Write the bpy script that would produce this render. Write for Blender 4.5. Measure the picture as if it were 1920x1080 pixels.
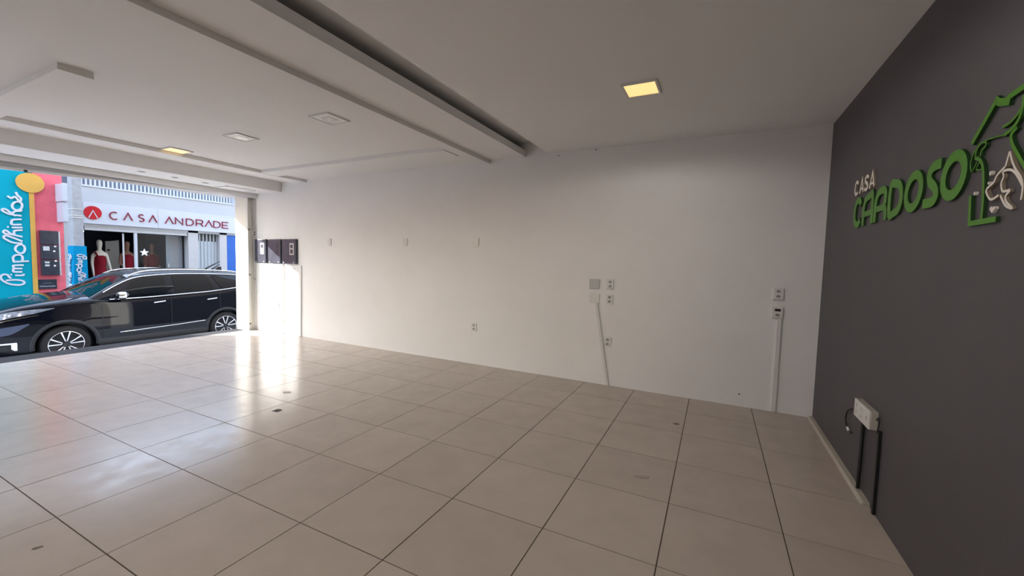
import bpy, math, random
import numpy as np
from mathutils import Matrix, Vector
random.seed(7)
for o in list(bpy.data.objects): bpy.data.objects.remove(o)
scene = bpy.context.scene
COL = scene.collection

# ------------------------------------------------------------------ camera
cam_d = bpy.data.cameras.new('camera'); cam = bpy.data.objects.new('camera', cam_d); COL.objects.link(cam)
cam_d.sensor_width = 36.0; cam_d.sensor_fit = 'HORIZONTAL'; cam_d.lens = 14.433; cam_d.clip_start = 0.05; cam_d.clip_end = 200
R_ = Vector((0.89102, 0.45319, 0.02656)); U_ = Vector((-0.05181, 0.04340, 0.99771)); F_ = Vector((-0.45100, 0.89036, -0.06215))
m = Matrix.Identity(4)
for i in range(3):
    m[i][0] = R_[i]; m[i][1] = U_[i]; m[i][2] = -F_[i]
m[0][3], m[1][3], m[2][3] = -0.8286, -4.6195, 1.3721
cam.matrix_world = m
scene.camera = cam

# ------------------------------------------------------------------ sky, sun, exposure
SUN_DIR = Vector((1.0, 0.60, -0.60)).normalized()
world = bpy.data.worlds.new('sky'); scene.world = world; world.use_nodes = True
wn = world.node_tree; wn.nodes.clear()
sky = wn.nodes.new('ShaderNodeTexSky'); sky.sky_type = 'NISHITA'; sky.sun_disc = False
sky.sun_elevation = math.asin(-SUN_DIR.z); sky.sun_rotation = math.atan2(-SUN_DIR.x, -SUN_DIR.y)
sky.dust_density = 1.5; sky.ozone_density = 1.0
bg = wn.nodes.new('ShaderNodeBackground'); bg.inputs[1].default_value = 0.70
wo = wn.nodes.new('ShaderNodeOutputWorld')
mixc = wn.nodes.new('ShaderNodeMix'); mixc.data_type = 'RGBA'; mixc.inputs[0].default_value = 0.6
mixc.inputs[7].default_value = (0.80, 0.86, 0.95, 1)
wn.links.new(sky.outputs[0], mixc.inputs[6]); wn.links.new(mixc.outputs[2], bg.inputs[0]); wn.links.new(bg.outputs[0], wo.inputs[0])
sun_d = bpy.data.lights.new('sun', 'SUN'); sun_d.energy = 3.6; sun_d.angle = math.radians(0.3); sun_d.color = (1.0, 0.975, 0.93)
sun = bpy.data.objects.new('sun', sun_d); COL.objects.link(sun)
sun.rotation_euler = SUN_DIR.to_track_quat('-Z', 'Y').to_euler(); sun.location = (-30, -20, 20)
vs = scene.view_settings
vs.view_transform = 'Standard'; vs.look = 'None'; vs.gamma = 1.0; vs.use_curve_mapping = False
vs.exposure = 2.45

# ------------------------------------------------------------------ materials
MATS = {}
def mat(name, col, rough=0.6, metal=0.0, var=0.0, vscale=6.0, bump=0.0, bscale=40.0, coat=0.0, rvar=0.0, spec=0.5, emit=None, estr=0.0, objrand=0.0, trans=0.0):
    if name in MATS: return MATS[name]
    M = bpy.data.materials.new(name); M.use_nodes = True
    nt = M.node_tree; p = nt.nodes['Principled BSDF']; N = nt.nodes.new; L = nt.links.new
    c = (col[0], col[1], col[2], 1.0)
    p.inputs['Base Color'].default_value = c
    p.inputs['Roughness'].default_value = rough; p.inputs['Metallic'].default_value = metal
    p.inputs['Specular IOR Level'].default_value = spec
    p.inputs['Coat Weight'].default_value = coat; p.inputs['Coat Roughness'].default_value = 0.03
    if trans: p.inputs['Transmission Weight'].default_value = trans
    if emit:
        p.inputs['Emission Color'].default_value = (*emit, 1); p.inputs['Emission Strength'].default_value = estr
    tc = N('ShaderNodeTexCoord')
    if var > 0 or objrand > 0:
        nz = N('ShaderNodeTexNoise'); nz.inputs['Scale'].default_value = vscale; nz.inputs['Detail'].default_value = 6; nz.inputs['Roughness'].default_value = 0.6
        L(tc.outputs['Object'], nz.inputs['Vector'])
        mr = N('ShaderNodeMapRange'); mr.inputs[1].default_value = 0.3; mr.inputs[2].default_value = 0.7
        mr.inputs[3].default_value = 1 - var; mr.inputs[4].default_value = 1 + var * 0.5
        L(nz.outputs['Fac'], mr.inputs[0])
        val = mr.outputs[0]
        if objrand > 0:
            oi = N('ShaderNodeObjectInfo'); m2 = N('ShaderNodeMapRange'); m2.inputs[3].default_value = 1 - objrand; m2.inputs[4].default_value = 1 + objrand
            L(oi.outputs['Random'], m2.inputs[0]); mu = N('ShaderNodeMath'); mu.operation = 'MULTIPLY'
            L(val, mu.inputs[0]); L(m2.outputs[0], mu.inputs[1]); val = mu.outputs[0]
        vm = N('ShaderNodeVectorMath'); vm.operation = 'SCALE'; vm.inputs[0].default_value = col[:3]
        L(val, vm.inputs['Scale']); L(vm.outputs[0], p.inputs['Base Color'])
    if rvar > 0:
        n3 = N('ShaderNodeTexNoise'); n3.inputs['Scale'].default_value = 9; n3.inputs['Detail'].default_value = 8; L(tc.outputs['Object'], n3.inputs['Vector'])
        m3 = N('ShaderNodeMapRange'); m3.inputs[1].default_value = 0.35; m3.inputs[2].default_value = 0.75; m3.inputs[3].default_value = rough; m3.inputs[4].default_value = rough + rvar
        L(n3.outputs['Fac'], m3.inputs[0]); L(m3.outputs[0], p.inputs['Roughness'])
    if bump > 0:
        n2 = N('ShaderNodeTexNoise'); n2.inputs['Scale'].default_value = bscale; n2.inputs['Detail'].default_value = 5
        L(tc.outputs['Object'], n2.inputs['Vector']); b = N('ShaderNodeBump'); b.inputs['Strength'].default_value = bump; b.inputs['Distance'].default_value = 0.01
        L(n2.outputs['Fac'], b.inputs['Height']); L(b.outputs[0], p.inputs['Normal'])
    MATS[name] = M; return M

def glass_mat(name, tint=(0.9, 0.95, 0.97), refl=0.12):
    M = bpy.data.materials.new(name); M.use_nodes = True; nt = M.node_tree; nt.nodes.clear()
    t = nt.nodes.new('ShaderNodeBsdfTransparent'); t.inputs[0].default_value = (*tint, 1)
    g = nt.nodes.new('ShaderNodeBsdfGlossy'); g.inputs['Roughness'].default_value = 0.02
    mx = nt.nodes.new('ShaderNodeMixShader'); mx.inputs[0].default_value = refl
    o = nt.nodes.new('ShaderNodeOutputMaterial')
    nt.links.new(t.outputs[0], mx.inputs[1]); nt.links.new(g.outputs[0], mx.inputs[2]); nt.links.new(mx.outputs[0], o.inputs[0])
    return M

WALL = mat('white_wall_paint', (0.87, 0.863, 0.852), 0.55, var=0.03, vscale=1.6, bump=0.06, bscale=55)
CEIL = mat('white_ceiling_paint', (0.87, 0.863, 0.852), 0.75, var=0.02, vscale=1.2, bump=0.03)
DARK = mat('charcoal_wall_paint', (0.085, 0.080, 0.088), 0.5, var=0.06, vscale=3, bump=0.08, bscale=60)
TILE = mat('cream_porcelain_tile', (0.53, 0.455, 0.39), 0.17, var=0.07, vscale=5, rvar=0.10, objrand=0.03, spec=0.36)
GROUT = mat('brown_grout', (0.11, 0.085, 0.068), 0.9, var=0.2, vscale=12)
PLAST = mat('white_plastic', (0.78, 0.77, 0.74), 0.35)
PLASTG = mat('grey_plastic', (0.55, 0.56, 0.54), 0.4)
HOLE = mat('dark_socket_hole', (0.03, 0.028, 0.026), 0.6)
BLACK = mat('black_plastic', (0.012, 0.012, 0.013), 0.4)
GREEN = mat('green_acrylic', (0.072, 0.27, 0.006), 0.35)
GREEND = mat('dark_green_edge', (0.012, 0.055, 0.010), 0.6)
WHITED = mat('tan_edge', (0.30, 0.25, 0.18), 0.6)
WHITEL = mat('white_acrylic', (0.85, 0.80, 0.72), 0.4)
GALV = mat('pale_painted_steel', (0.74, 0.73, 0.68), 0.4, var=0.04)
METERB = mat('smoked_meter_cover', (0.045, 0.052, 0.078), 0.35, var=0.4, vscale=9)
BOARD = mat('white_gloss_board', (0.80, 0.80, 0.78), 0.4, var=0.03, vscale=3)
STONE = mat('dark_granite', (0.045, 0.044, 0.046), 0.9, spec=0.08, var=0.3, vscale=60)

# ------------------------------------------------------------------ mesh helpers
ORG = {}
def world_org(o): return ORG.get(o.name, Vector((0, 0, 0))) if o else Vector((0, 0, 0))
class MB:
    def __init__(s): s.v = []; s.f = []
    def add(s, vs_, fs):
        n = len(s.v); s.v += [tuple(map(float, q)) for q in vs_]; s.f += [tuple(i + n for i in f) for f in fs]; return s
    def box(s, x0, x1, y0, y1, z0, z1):
        x0, x1 = sorted((x0, x1)); y0, y1 = sorted((y0, y1)); z0, z1 = sorted((z0, z1))
        return s.add([(x0,y0,z0),(x1,y0,z0),(x1,y1,z0),(x0,y1,z0),(x0,y0,z1),(x1,y0,z1),(x1,y1,z1),(x0,y1,z1)],
                     [(3,2,1,0),(4,5,6,7),(0,1,5,4),(1,2,6,5),(2,3,7,6),(3,0,4,7)])
    def prism(s, pts, off):
        """closed polygon of 3D points extruded by the vector off"""
        n = len(pts); a = [Vector(p) for p in pts]; o = Vector(off)
        nrm = sum(((a[i]).cross(a[(i + 1) % n]) for i in range(n)), Vector())
        if nrm.dot(o) > 0: a = a[::-1]
        fs = [tuple(range(n)), tuple(range(2 * n - 1, n - 1, -1))]
        for i in range(n): j = (i + 1) % n; fs.append((j, i, n + i, n + j))
        return s.add(a + [p + o for p in a], fs)
    def tube(s, pts, r, n=8, caps=True):
        P = [Vector(p) for p in pts]; rr = r if isinstance(r, (list, tuple)) else [r] * len(P)
        rings = []; up = None
        for i, p in enumerate(P):
            t = (P[min(i + 1, len(P) - 1)] - P[max(i - 1, 0)]).normalized()
            if up is None: up = Vector((0, 0, 1)) if abs(t.z) < 0.9 else Vector((1, 0, 0))
            a = t.cross(up).normalized(); b = a.cross(t); up = b
            rings.append([p + (a * math.cos(k * 2 * math.pi / n) + b * math.sin(k * 2 * math.pi / n)) * rr[i] for k in range(n)])
        vs_ = [q for rg in rings for q in rg]; fs = []
        for i in range(len(P) - 1):
            for k in range(n):
                k2 = (k + 1) % n; fs.append((i * n + k, i * n + k2, (i + 1) * n + k2, (i + 1) * n + k))
        if caps: fs.append(tuple(range(n - 1, -1, -1))); fs.append(tuple(range((len(P) - 1) * n, len(P) * n)))
        return s.add(vs_, fs)
    def ribbon(s, pts, w, d, org, e1, e2, nr, closed=False, ramp=0.0):
        """2D stroke of width w in the plane (org,e1,e2), raised by d along nr"""
        P = [Vector((p[0], p[1])) for p in pts]; n = len(P); org, e1, e2, nr = Vector(org), Vector(e1), Vector(e2), Vector(nr)
        vs_ = []
        for i in range(n):
            a = P[(i - 1) % n] if closed or i > 0 else P[i]; b = P[(i + 1) % n] if closed or i < n - 1 else P[i]
            d1 = (P[i] - a); d2 = (b - P[i])
            if d1.length < 1e-9: d1 = d2
            if d2.length < 1e-9: d2 = d1
            d1 = d1.normalized(); d2 = d2.normalized(); t = d1 + d2
            if t.length < 1e-6: t = d1
            t.normalize(); nn = Vector((-t.y, t.x)); k = min(1 / max(nn.dot(Vector((-d1.y, d1.x))), 0.3), 1.8)
            for sg in (1, -1):
                q = P[i] + nn * (sg * w / 2 * k); base = org + e1 * q.x + e2 * q.y
                vs_ += [base, base + nr * (d + ramp * i / n)]
        fs = []
        for i in range(n if closed else n - 1):
            a = i * 4; b = ((i + 1) % n) * 4
            fs += [(a + 3, b + 3, b + 1, a + 1), (b, b + 2, a + 2, a), (a + 1, b + 1, b, a), (b + 2, b + 3, a + 3, a + 2)]
        if not closed: fs += [(2, 3, 1, 0), ((n - 1) * 4 + 1, (n - 1) * 4 + 3, (n - 1) * 4 + 2, (n - 1) * 4)]
        return s.add(vs_, fs)
    def grid(s, rows, closed=False):
        n = len(rows[0]); vs_ = [q for r in rows for q in r]; fs = []
        for i in range(len(rows) - 1):
            for k in range(n if closed else n - 1):
                k2 = (k + 1) % n; fs.append((i * n + k, i * n + k2, (i + 1) * n + k2, (i + 1) * n + k))
        return s.add(vs_, fs)
    def disc(s, c, r, e1, e2, off, n=28):
        c, e1, e2 = Vector(c), Vector(e1), Vector(e2)
        return s.prism([c + e1 * (r * math.cos(t * 2 * math.pi / n)) + e2 * (r * math.sin(t * 2 * math.pi / n)) for t in range(n)], off)
    def build(s, name, material, parent=None, smooth=False, bevel=0.0, kind=None):
        me = bpy.data.meshes.new(name)
        if parent is None:
            a = np.array(s.v); o = Vector(((a[:,0].min()+a[:,0].max())/2, (a[:,1].min()+a[:,1].max())/2, a[:,2].min())); rel = o
        else:
            o = world_org(parent); rel = Vector((0, 0, 0))
        me.from_pydata([(q[0]-o.x, q[1]-o.y, q[2]-o.z) for q in s.v], [], s.f); me.update()
        if smooth:
            for p in me.polygons: p.use_smooth = True
        me.materials.append(material)
        ob = bpy.data.objects.new(name, me); COL.objects.link(ob); ob.location = rel
        if parent: ob.parent = parent
        ORG[ob.name] = o
        if bevel > 0:
            b = ob.modifiers.new('bevel', 'BEVEL'); b.width = bevel; b.segments = 2; b.limit_method = 'ANGLE'
        if kind: ob['kind'] = kind
        return ob
def smooth_curve(pts, k=4, closed=False):
    P = [Vector(p) for p in pts]; n = len(P); out = []
    for i in range(n if closed else n - 1):
        g = (lambda j: P[j % n]) if closed else (lambda j: P[min(max(j, 0), n - 1)])
        a, b, c, d = g(i - 1), g(i), g(i + 1), g(i + 2)
        for t in range(k):
            t = t / k
            out.append(0.5 * ((2 * b) + (c - a) * t + (2 * a - 5 * b + 4 * c - d) * t * t + (3 * b - a - 3 * c + d) * t ** 3))
    if not closed: out.append(P[-1])
    return out
def thing(name, label, cat, loc, group=None):
    o = bpy.data.objects.new(name, None); COL.objects.link(o); o.location = loc; o.empty_display_size = 0.1
    ORG[o.name] = Vector(loc); o['label'] = label; o['category'] = cat
    if group: o['group'] = group
    return o
def tag(o, label, cat, group=None):
    o['label'] = label; o['category'] = cat
    if group: o['group'] = group
    return o
def struct(name, mb, material, parent=None, **k):
    return mb.build(name, material, parent, kind='structure' if parent is None else None, **k)

TH = 0.0115; cT, sT = math.cos(TH), math.sin(TH)
DN = Vector((cT, sT, 0)); AL = Vector((sT, -cT, 0)); UZ = Vector((0, 0, 1))   # dark wall: outward normal, along, up
def dw(s_, z, d=0.0): return AL * s_ + UZ * z - DN * d
YL = -9.0

# ------------------------------------------------------------------ room shell
# floor: grout bed and single tiles laid at a slight angle to the long wall
room_poly = [(-8.27, YL), (0.103, YL), (-0.001, -0.001), (-8.555, -0.001)]
fb = MB().prism([(x, y, -0.003) for x, y in room_poly], (0, 0, -0.12))
floor = struct('floor', fb, GROUT)
def clip(poly, a, b):
    out = []; n = len(poly)
    sd = lambda p: (b[0]-a[0])*(p[1]-a[1]) - (b[1]-a[1])*(p[0]-a[0])
    for i in range(n):
        p, q = poly[i], poly[(i+1) % n]; sp, sq = sd(p), sd(q)
        if sp >= 0: out.append(p)
        if sp * sq < 0: t = sp/(sp-sq); out.append((p[0]+(q[0]-p[0])*t, p[1]+(q[1]-p[1])*t))
    return out
T_ = 0.56; GX, GY = -0.4885, -0.4541; GAP = 0.0028
for i in range(-1, 16):
    for j in range(-1, 17):
        cs = []
        for (a, b) in ((0, 0), (1, 0), (1, 1), (0, 1)):
            lx = -(i + 1 - a) * T_ + (GAP if a == 0 else -GAP); ly = -(j + 1 - b) * T_ + (GAP if b == 0 else -GAP)
            cs.append((GX + lx * cT - ly * sT, GY + lx * sT + ly * cT))
        for k in range(4): 
            if cs: cs = clip(cs, room_poly[k], room_poly[(k+1) % 4])
        if len(cs) < 3: continue
        area = abs(sum(cs[k][0]*cs[(k+1)%len(cs)][1]-cs[(k+1)%len(cs)][0]*cs[k][1] for k in range(len(cs))))/2
        if area < 0.002: continue
        dz = random.uniform(-0.0004, 0.0004)
        MB().prism([(x, y, -0.002) for x, y in cs], (0, 0, 0.0035 + dz)).build('tile', TILE, floor)
# small dark stain and chips on the floor
STAIN = mat('dark_floor_stain', (0.05, 0.045, 0.035), 0.7)
def blob(name, x, y, r, asp, label, rot=0.3, col=STAIN, seed=1):
    rnd = random.Random(seed); pts = []
    for k in range(12):
        t = k * math.pi / 6; rr = r * rnd.uniform(0.7, 1.1); px, py = rr * math.cos(t) * asp, rr * math.sin(t)
        pts.append((x + px * math.cos(rot) - py * math.sin(rot), y + px * math.sin(rot) + py * math.cos(rot), 0.0012))
    return tag(MB().prism(pts, (0, 0, 0.0015)).build(name, col), label, 'stain')
blob('floor_stain', -4.282, -2.36, 0.038, 1.2, 'blackish stain on the tile in the reflected light of the white boards', seed=3)
STAIN2 = mat('brown_floor_stain', (0.16, 0.12, 0.085), 0.6)
blob('floor_stain', -1.106, -0.822, 0.02, 1.5, 'small brown spot on the tile near the far conduit corner', col=STAIN2, seed=5)
blob('floor_stain', -1.212, -1.91, 0.022, 2.2, 'faint brown smear on a tile in the middle right of the floor', col=mat('pale_brown_stain', (0.36, 0.31, 0.25), 0.5), seed=8)
blob('floor_stain', -4.671, -2.002, 0.035, 1.4, 'pale grey smudge behind the blackish stain on the floor', col=mat('pale_grey_stain', (0.40, 0.38, 0.35), 0.5), seed=9)
blob('floor_stain', -3.568, -3.978, 0.011, 2.0, 'brownish scuff on the tile at the lower left of the floor', col=STAIN2, rot=1.0, seed=11)

struct('wall_back', MB().box(-8.50, 0.2, 0.0, 0.2, -0.12, 2.9), WALL)
struct('wall_right', MB().prism([(0, 0, -0.12), (0.1058, YL - 0.2, -0.12), (0.31, YL - 0.2, -0.12), (0.2, 0, -0.12)], (0, 0, 3.02)), DARK)
struct('wall_left', MB().box(-8.4, 0.2, YL, YL - 0.2, -0.12, 2.9), WALL)
struct('wall_front', MB().box(-8.40, -8.455, YL, 0.2, 2.41, 2.9).box(-8.54, -8.60, YL, 0.2, 2.41, 2.9).box(-8.40, -8.60, YL, -8.62, -0.12, 2.41), WALL)
struct('ceiling', MB().box(0.2, -2.735, YL, 0.0, 2.68, 2.83), CEIL)
struct('ceiling', MB().box(0.2, -8.6, YL - 0.2, 0.2, 2.83, 2.95), CEIL)
struct('ceiling', MB().box(-3.68, -7.72, YL, 0.0, 2.655, 2.83), CEIL)
struct('trim_1', MB().box(-3.03, -3.53, YL, 0.0, 2.665, 2.685).box(-3.03, -3.05, YL, 0.0, 2.685, 2.742), CEIL)
struct('trim_2', MB().box(-3.53, -3.68, YL, 0.0, 2.622, 2.83), CEIL)
struct('trim_3', MB().box(-4.94, -7.05, -3.465, -3.28, 2.61, 2.656), CEIL)
struct('trim_4', MB().box(-3.68, -7.05, -0.775, -0.50, 2.612, 2.656), CEIL)
struct('trim_5', MB().box(-7.05, -7.34, YL, 0.0, 2.608, 2.656), CEIL)
struct('trim_6', MB().box(-7.72, -8.38, YL, 0.0, 2.485, 2.83), CEIL, bevel=0.004)
# threshold of dark stone and the riser below it
struct('trim_7', MB().prism([(-8.27, YL, -0.004), (-8.555, 0, -0.004), (-8.86, 0, -0.004), (-9.0, YL, -0.004)], (0, 0, -0.05)), STONE, bevel=0.004)
struct('trim_8', MB().box(-8.45, -8.84, YL, 0.0, -0.56, -0.054), mat('render_grey', (0.35, 0.34, 0.33), 0.9, var=0.2))
# outer jamb that closes the opening beside the long wall
struct('trim_9', MB().box(-8.53, -8.86, -0.135, 0.3, -0.56, 2.9), mat('cream_jamb_paint', (0.84, 0.80, 0.71), 0.6, var=0.04, bump=0.05))
struct('trim_10', MB().box(-8.49, -8.60, -0.02, 0.2, -0.05, 2.41), WALL)
# skirting duct of pale plastic along the dark wall
dc = MB(); dc.prism([dw(0.02, 0.0015), dw(0.02, 0.022), dw(0.02, 0.022, 0.03), dw(0.02, 0.0015, 0.042)], AL * 1.57)
duct = tag(dc.build('cable_duct', mat('aged_cream_plastic', (0.52, 0.48, 0.40), 0.5, var=0.12, vscale=10)), 'cream cable duct lying on the floor along the charcoal wall', 'cable duct')

# ------------------------------------------------------------------ roller shutter and its guide
sh = thing('roller_shutter', 'pale grey roller shutter rolled up above the street opening', 'shutter', (-8.5, -2.2, 2.25))
SH = mat('pale_grey_steel_slat', (0.55, 0.56, 0.58), 0.4, var=0.04)
def zsh(y): return 2.42 + (y + 0.17) * 0.0375
for k in range(3):
    o0 = 0.035 + k * 0.075
    MB().prism([(-8.47, -8.6, zsh(-8.6)+o0), (-8.47, -0.14, zsh(-.14)+o0), (-8.47, -0.14, zsh(-.14)+o0+0.07), (-8.47, -8.6, zsh(-8.6)+o0+0.07)], (-0.014 - 0.002 * k, 0, 0)).build('slat', SH, sh, bevel=0.004)
MB().prism([(-8.462, -8.6, zsh(-8.6)), (-8.462, -0.14, zsh(-.14)), (-8.462, -0.14, zsh(-.14)+0.033), (-8.462, -8.6, zsh(-8.6)+0.033)], (-0.035, 0, 0)).build('bottom_bar', mat('white_shutter_bar', (0.8, 0.8, 0.8), 0.4), sh, bevel=0.003)
MB().box(-8.452, -8.46, -2.80, -2.77, zsh(-2.78) - 0.008, zsh(-2.78) + 0.02).build('latch', HOLE, sh)
gd = thing('shutter_guide', 'pale painted steel shutter guide channel fixed beside the cream jamb', 'guide rail', (-8.49, -0.08, 0))
MB().box(-8.505, -8.53, -0.135, -0.020, 0.0, 2.41).build('back_plate', GALV, gd)
MB().box(-8.478, -8.505, -0.135, -0.128, 0.0, 2.41).build('flange', GALV, gd)
MB().box(-8.490, -8.505, -0.060, -0.052, 0.0, 2.41).build('flange', GALV, gd)
for z in (1.843, 1.022, 0.119):
    MB().disc((-8.505, -0.098, z), 0.017, (0, 1, 0), (0, 0, 1), (0.010, 0, 0), 10).build('bolt', mat('rusty_bolt', (0.16, 0.14, 0.12), 0.6), gd)
bx = thing('shutter_switch', 'small white push-button switch box on the shutter guide', 'switch', (-8.495, -0.04, 1.72))
MB().box(-8.455, -8.488, -0.062, -0.012, 1.725, 1.825).build('body', PLAST, bx, bevel=0.004)
for z in (1.795, 1.755):
    MB().disc((-8.455, -0.037, z), 0.011, (0, 1, 0), (0, 0, 1), (0.008, 0, 0), 10).build('button', HOLE, bx)
tag(MB().tube(smooth_curve([(-8.482, -0.037, 1.828), (-8.48, -0.035, 1.95), (-8.482, -0.055, 2.15), (-8.482, -0.075, 2.40)]), 0.005).build('switch_cable', PLASTG, smooth=True), 'thin grey cable running up from the shutter switch', 'cable')
lk = thing('shutter_lock', 'small round lock knob on the corner beside the shutter guide', 'lock', (-8.48, -0.015, 0.93))
MB().disc((-8.489, -0.022, 0.941), 0.02, (0, 1, 0), (0, 0, 1), (0.012, 0, 0), 12).build('rosette', PLASTG, lk)
MB().disc((-8.477, -0.022, 0.941), 0.010, (0, 1, 0), (0, 0, 1), (0.014, 0, 0), 10).build('keyhole_barrel', GALV, lk)

# ------------------------------------------------------------------ ceiling lamps
WARM = mat('lit_warm_diffuser', (0.9, 0.8, 0.6), 0.5, emit=(1.0, 0.63, 0.23), estr=0.20)
OFFD = mat('unlit_diffuser', (0.86, 0.85, 0.84), 0.3)
FRAME = mat('white_lamp_frame', (0.74, 0.73, 0.71), 0.4)
def lamp(x, y, z, lit, label, rim=0.016, watt=0.0):
    h = 0.125
    t = thing('ceiling_lamp', label, 'lamp', (x, y, z - 0.012), 'square ceiling lamps')
    fr = MB()
    fr.box(x-h, x+h, y-h, y-h+rim, z-0.012, z).box(x-h, x+h, y+h-rim, y+h, z-0.012, z).box(x-h, x-h+rim, y-h+rim, y+h-rim, z-0.012, z).box(x+h-rim, x+h, y-h+rim, y+h-rim, z-0.012, z)
    fr.build('frame', FRAME, t)
    MB().box(x-h+rim, x+h-rim, y-h+rim, y+h-rim, z-0.008, z-0.001).build('diffuser', WARM if lit else OFFD, t)
    if lit and watt > 0:
        ld = bpy.data.lights.new('lamp_glow', 'SPOT'); ld.spot_size = math.radians(172); ld.spot_blend = 0.25; ld.shadow_soft_size = 0.0; ld.energy = watt; ld.color = (1.0, 0.945, 0.87)
        lo = bpy.data.objects.new('lamp_glow', ld); COL.objects.link(lo); lo.parent = t; lo.location = (0, 0, -0.004)
    else:
        MB().box(x-0.055, x+0.055, y-0.055, y+0.055, z-0.0105, z-0.0081).build('led_plate', mat('led_plate_grey', (0.72, 0.71, 0.70), 0.25), t) if not lit else None
    return t
LW = 6.0
lamp(-1.42, -1.425, 2.68, True, 'glowing warm square ceiling lamp over the rear of the room', watt=LW * 0.42)
lamp(-1.42, -3.70, 2.68, True, 'added glowing warm square ceiling lamp near the charcoal wall, unseen above the viewer', watt=LW)  # out of view, added to brighten the rear of the room
lamp(-1.42, -6.10, 2.68, True, 'added glowing warm square ceiling lamp far to the left, out of view', watt=LW)  # added beyond the view for more even light on the long wall
lamp(-4.12, -5.60, 2.655, True, 'added glowing warm square ceiling lamp, out of view left of the hanging ceiling bar', watt=LW * 1.6)  # unseen extra lamp, throws fill light across to the white wall
lamp(-6.93, -5.60, 2.655, True, 'added glowing warm square ceiling lamp, out of view by the left end of the front step', watt=LW * 1.4)  # extra lamp off to the left, brightens the front stretch of wall
lamp(-6.93, -1.89, 2.655, True, 'glowing warm square ceiling lamp next to the front ceiling step')
lamp(-5.55, -1.91, 2.655, False, 'unlit white square ceiling lamp, middle of the row of three')
lamp(-4.12, -1.94, 2.655, False, 'unlit white square ceiling lamp beside the ceiling strip, nearest of the row of three')
for i, (x, y, w) in enumerate([(-8.003, -1.828, 'leftmost'), (-8.034, -1.426, 'middle'), (-8.068, -1.013, 'rightmost')]):
    t = thing('downlight', 'tiny round spotlight under the front beam, %s of three' % w, 'downlight', (x, y, 2.475), 'downlights under the front beam')
    rg = MB(); n = 20
    rg.grid([[(x + r * math.cos(k*2*math.pi/n), y + r * math.sin(k*2*math.pi/n), z) for k in range(n)] for r, z in ((0.045, 2.485), (0.044, 2.479), (0.032, 2.478), (0.028, 2.484))], closed=True)
    rg.build('ring', mat('grey_downlight_ring', (0.5, 0.49, 0.47), 0.4), t, smooth=True)
    MB().disc((x, y, 2.4835), 0.028, (1, 0, 0), (0, 1, 0), (0, 0, 0.001), 16).build('lens', mat('grey_lens', (0.35, 0.35, 0.34), 0.2), t)
t = thing('ceiling_hatch', 'flat white access hatch under the right end of the front beam', 'hatch', (-8.2, -0.5, 2.478))
MB().box(-8.02, -8.34, -0.72, -0.30, 2.479, 2.485).build('panel', CEIL, t, bevel=0.002)
for (a, b, c, d) in ((-8.00, -8.015, -0.74, -0.28), (-8.345, -8.36, -0.74, -0.28), (-8.0, -8.36, -0.74, -0.725), (-8.0, -8.36, -0.295, -0.28)):
    MB().box(a, b, c, d, 2.474, 2.485).build('frame_bar', FRAME, t)

# ------------------------------------------------------------------ sockets and plates on the long white wall (faces -y)
def holes(t, x, z, d):
    m_ = MB()
    for dx, dz in ((-0.009, 0), (0.009, 0), (0, 0.006)):
        m_.disc((x+dx, -d - 0.0002, z+dz), 0.0045, (1, 0, 0), (0, 0, 1), (0, -0.0012, 0), 8)
    m_.build('pin_holes', HOLE, t)
def plate(name, x, z, w, h, label, cat, kind, d=0.012, group=None, mt=PLAST):
    t = thing(name, label, cat, (x, 0, z - h / 2), group)
    MB().box(x-w/2, x+w/2, -d, 0.0, z-h/2, z+h/2).build('face_plate', mt, t, bevel=0.003)
    if kind in ('double', 'mixed'):
        for s_ in (1, -1):
            if kind == 'mixed' and s_ == 1:
                MB().box(x-0.024, x+0.024, -d-0.001, -d, z+0.012, z+0.036).build('black_module', BLACK, t); continue
            mod = MB().disc((x, -d, z + s_*0.024), 0.019, (1, 0, 0), (0, 0, 1), (0, -0.002, 0), 16).build('socket', PLASTG, t)
            o = MB()
            for dx, dz in ((-0.0095, 0), (0.0095, 0), (0, 0.006)):
                o.disc((x+dx, -d-0.002, z + s_*0.024+dz), 0.005, (1, 0, 0), (0, 0, 1), (0, -0.0012, 0), 8)
            o.build('pin_holes', HOLE, mod)
    if kind == 'square':
        MB().box(x-w/2+0.012, x+w/2-0.012, -d-0.002, -d, z-h/2+0.012, z+h/2-0.012).build('cover', mt, t, bevel=0.001)
    if kind == 'blank':
        MB().box(x-w/2+0.010, x+w/2-0.010, -d-0.0015, -d, z-h/2+0.014, z+h/2-0.014).build('cover', mt, t, bevel=0.001)
    return t
plate('blank_plate', -6.50, 1.622, 0.078, 0.118, 'white blank plate at eye height nearest the dark meter covers', 'wall plate', 'blank', group='blank plates')
plate('blank_plate', -4.912, 1.618, 0.078, 0.118, 'white blank plate at eye height, middle of the three on the white wall', 'wall plate', 'blank', group='blank plates')
plate('blank_plate', -3.708, 1.622, 0.078, 0.118, 'white blank plate at eye height straight above the lone low socket', 'wall plate', 'blank', group='blank plates')
plate('wall_socket', -3.717, 0.499, 0.078, 0.112, 'lone white double socket low on the middle of the white wall', 'socket', 'double')
plate('junction_plate', -2.108, 1.153, 0.118, 0.108, 'square grey-white cover plate, upper one of the pair', 'wall plate', 'square', mt=PLASTG)
plate('junction_plate', -2.102, 0.986, 0.118, 0.108, 'square white cover plate at the top of the slanted conduit', 'wall plate', 'square')
plate('wall_socket', -1.929, 1.157, 0.078, 0.112, 'white double socket beside the upper square plate', 'socket', 'double')
plate('wall_socket', -1.929, 0.985, 0.078, 0.112, 'white double socket beside the lower square plate', 'socket', 'double')
plate('wall_socket', -1.932, 0.500, 0.078, 0.110, 'white double socket half behind the slanted conduit', 'socket', 'double')
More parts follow.
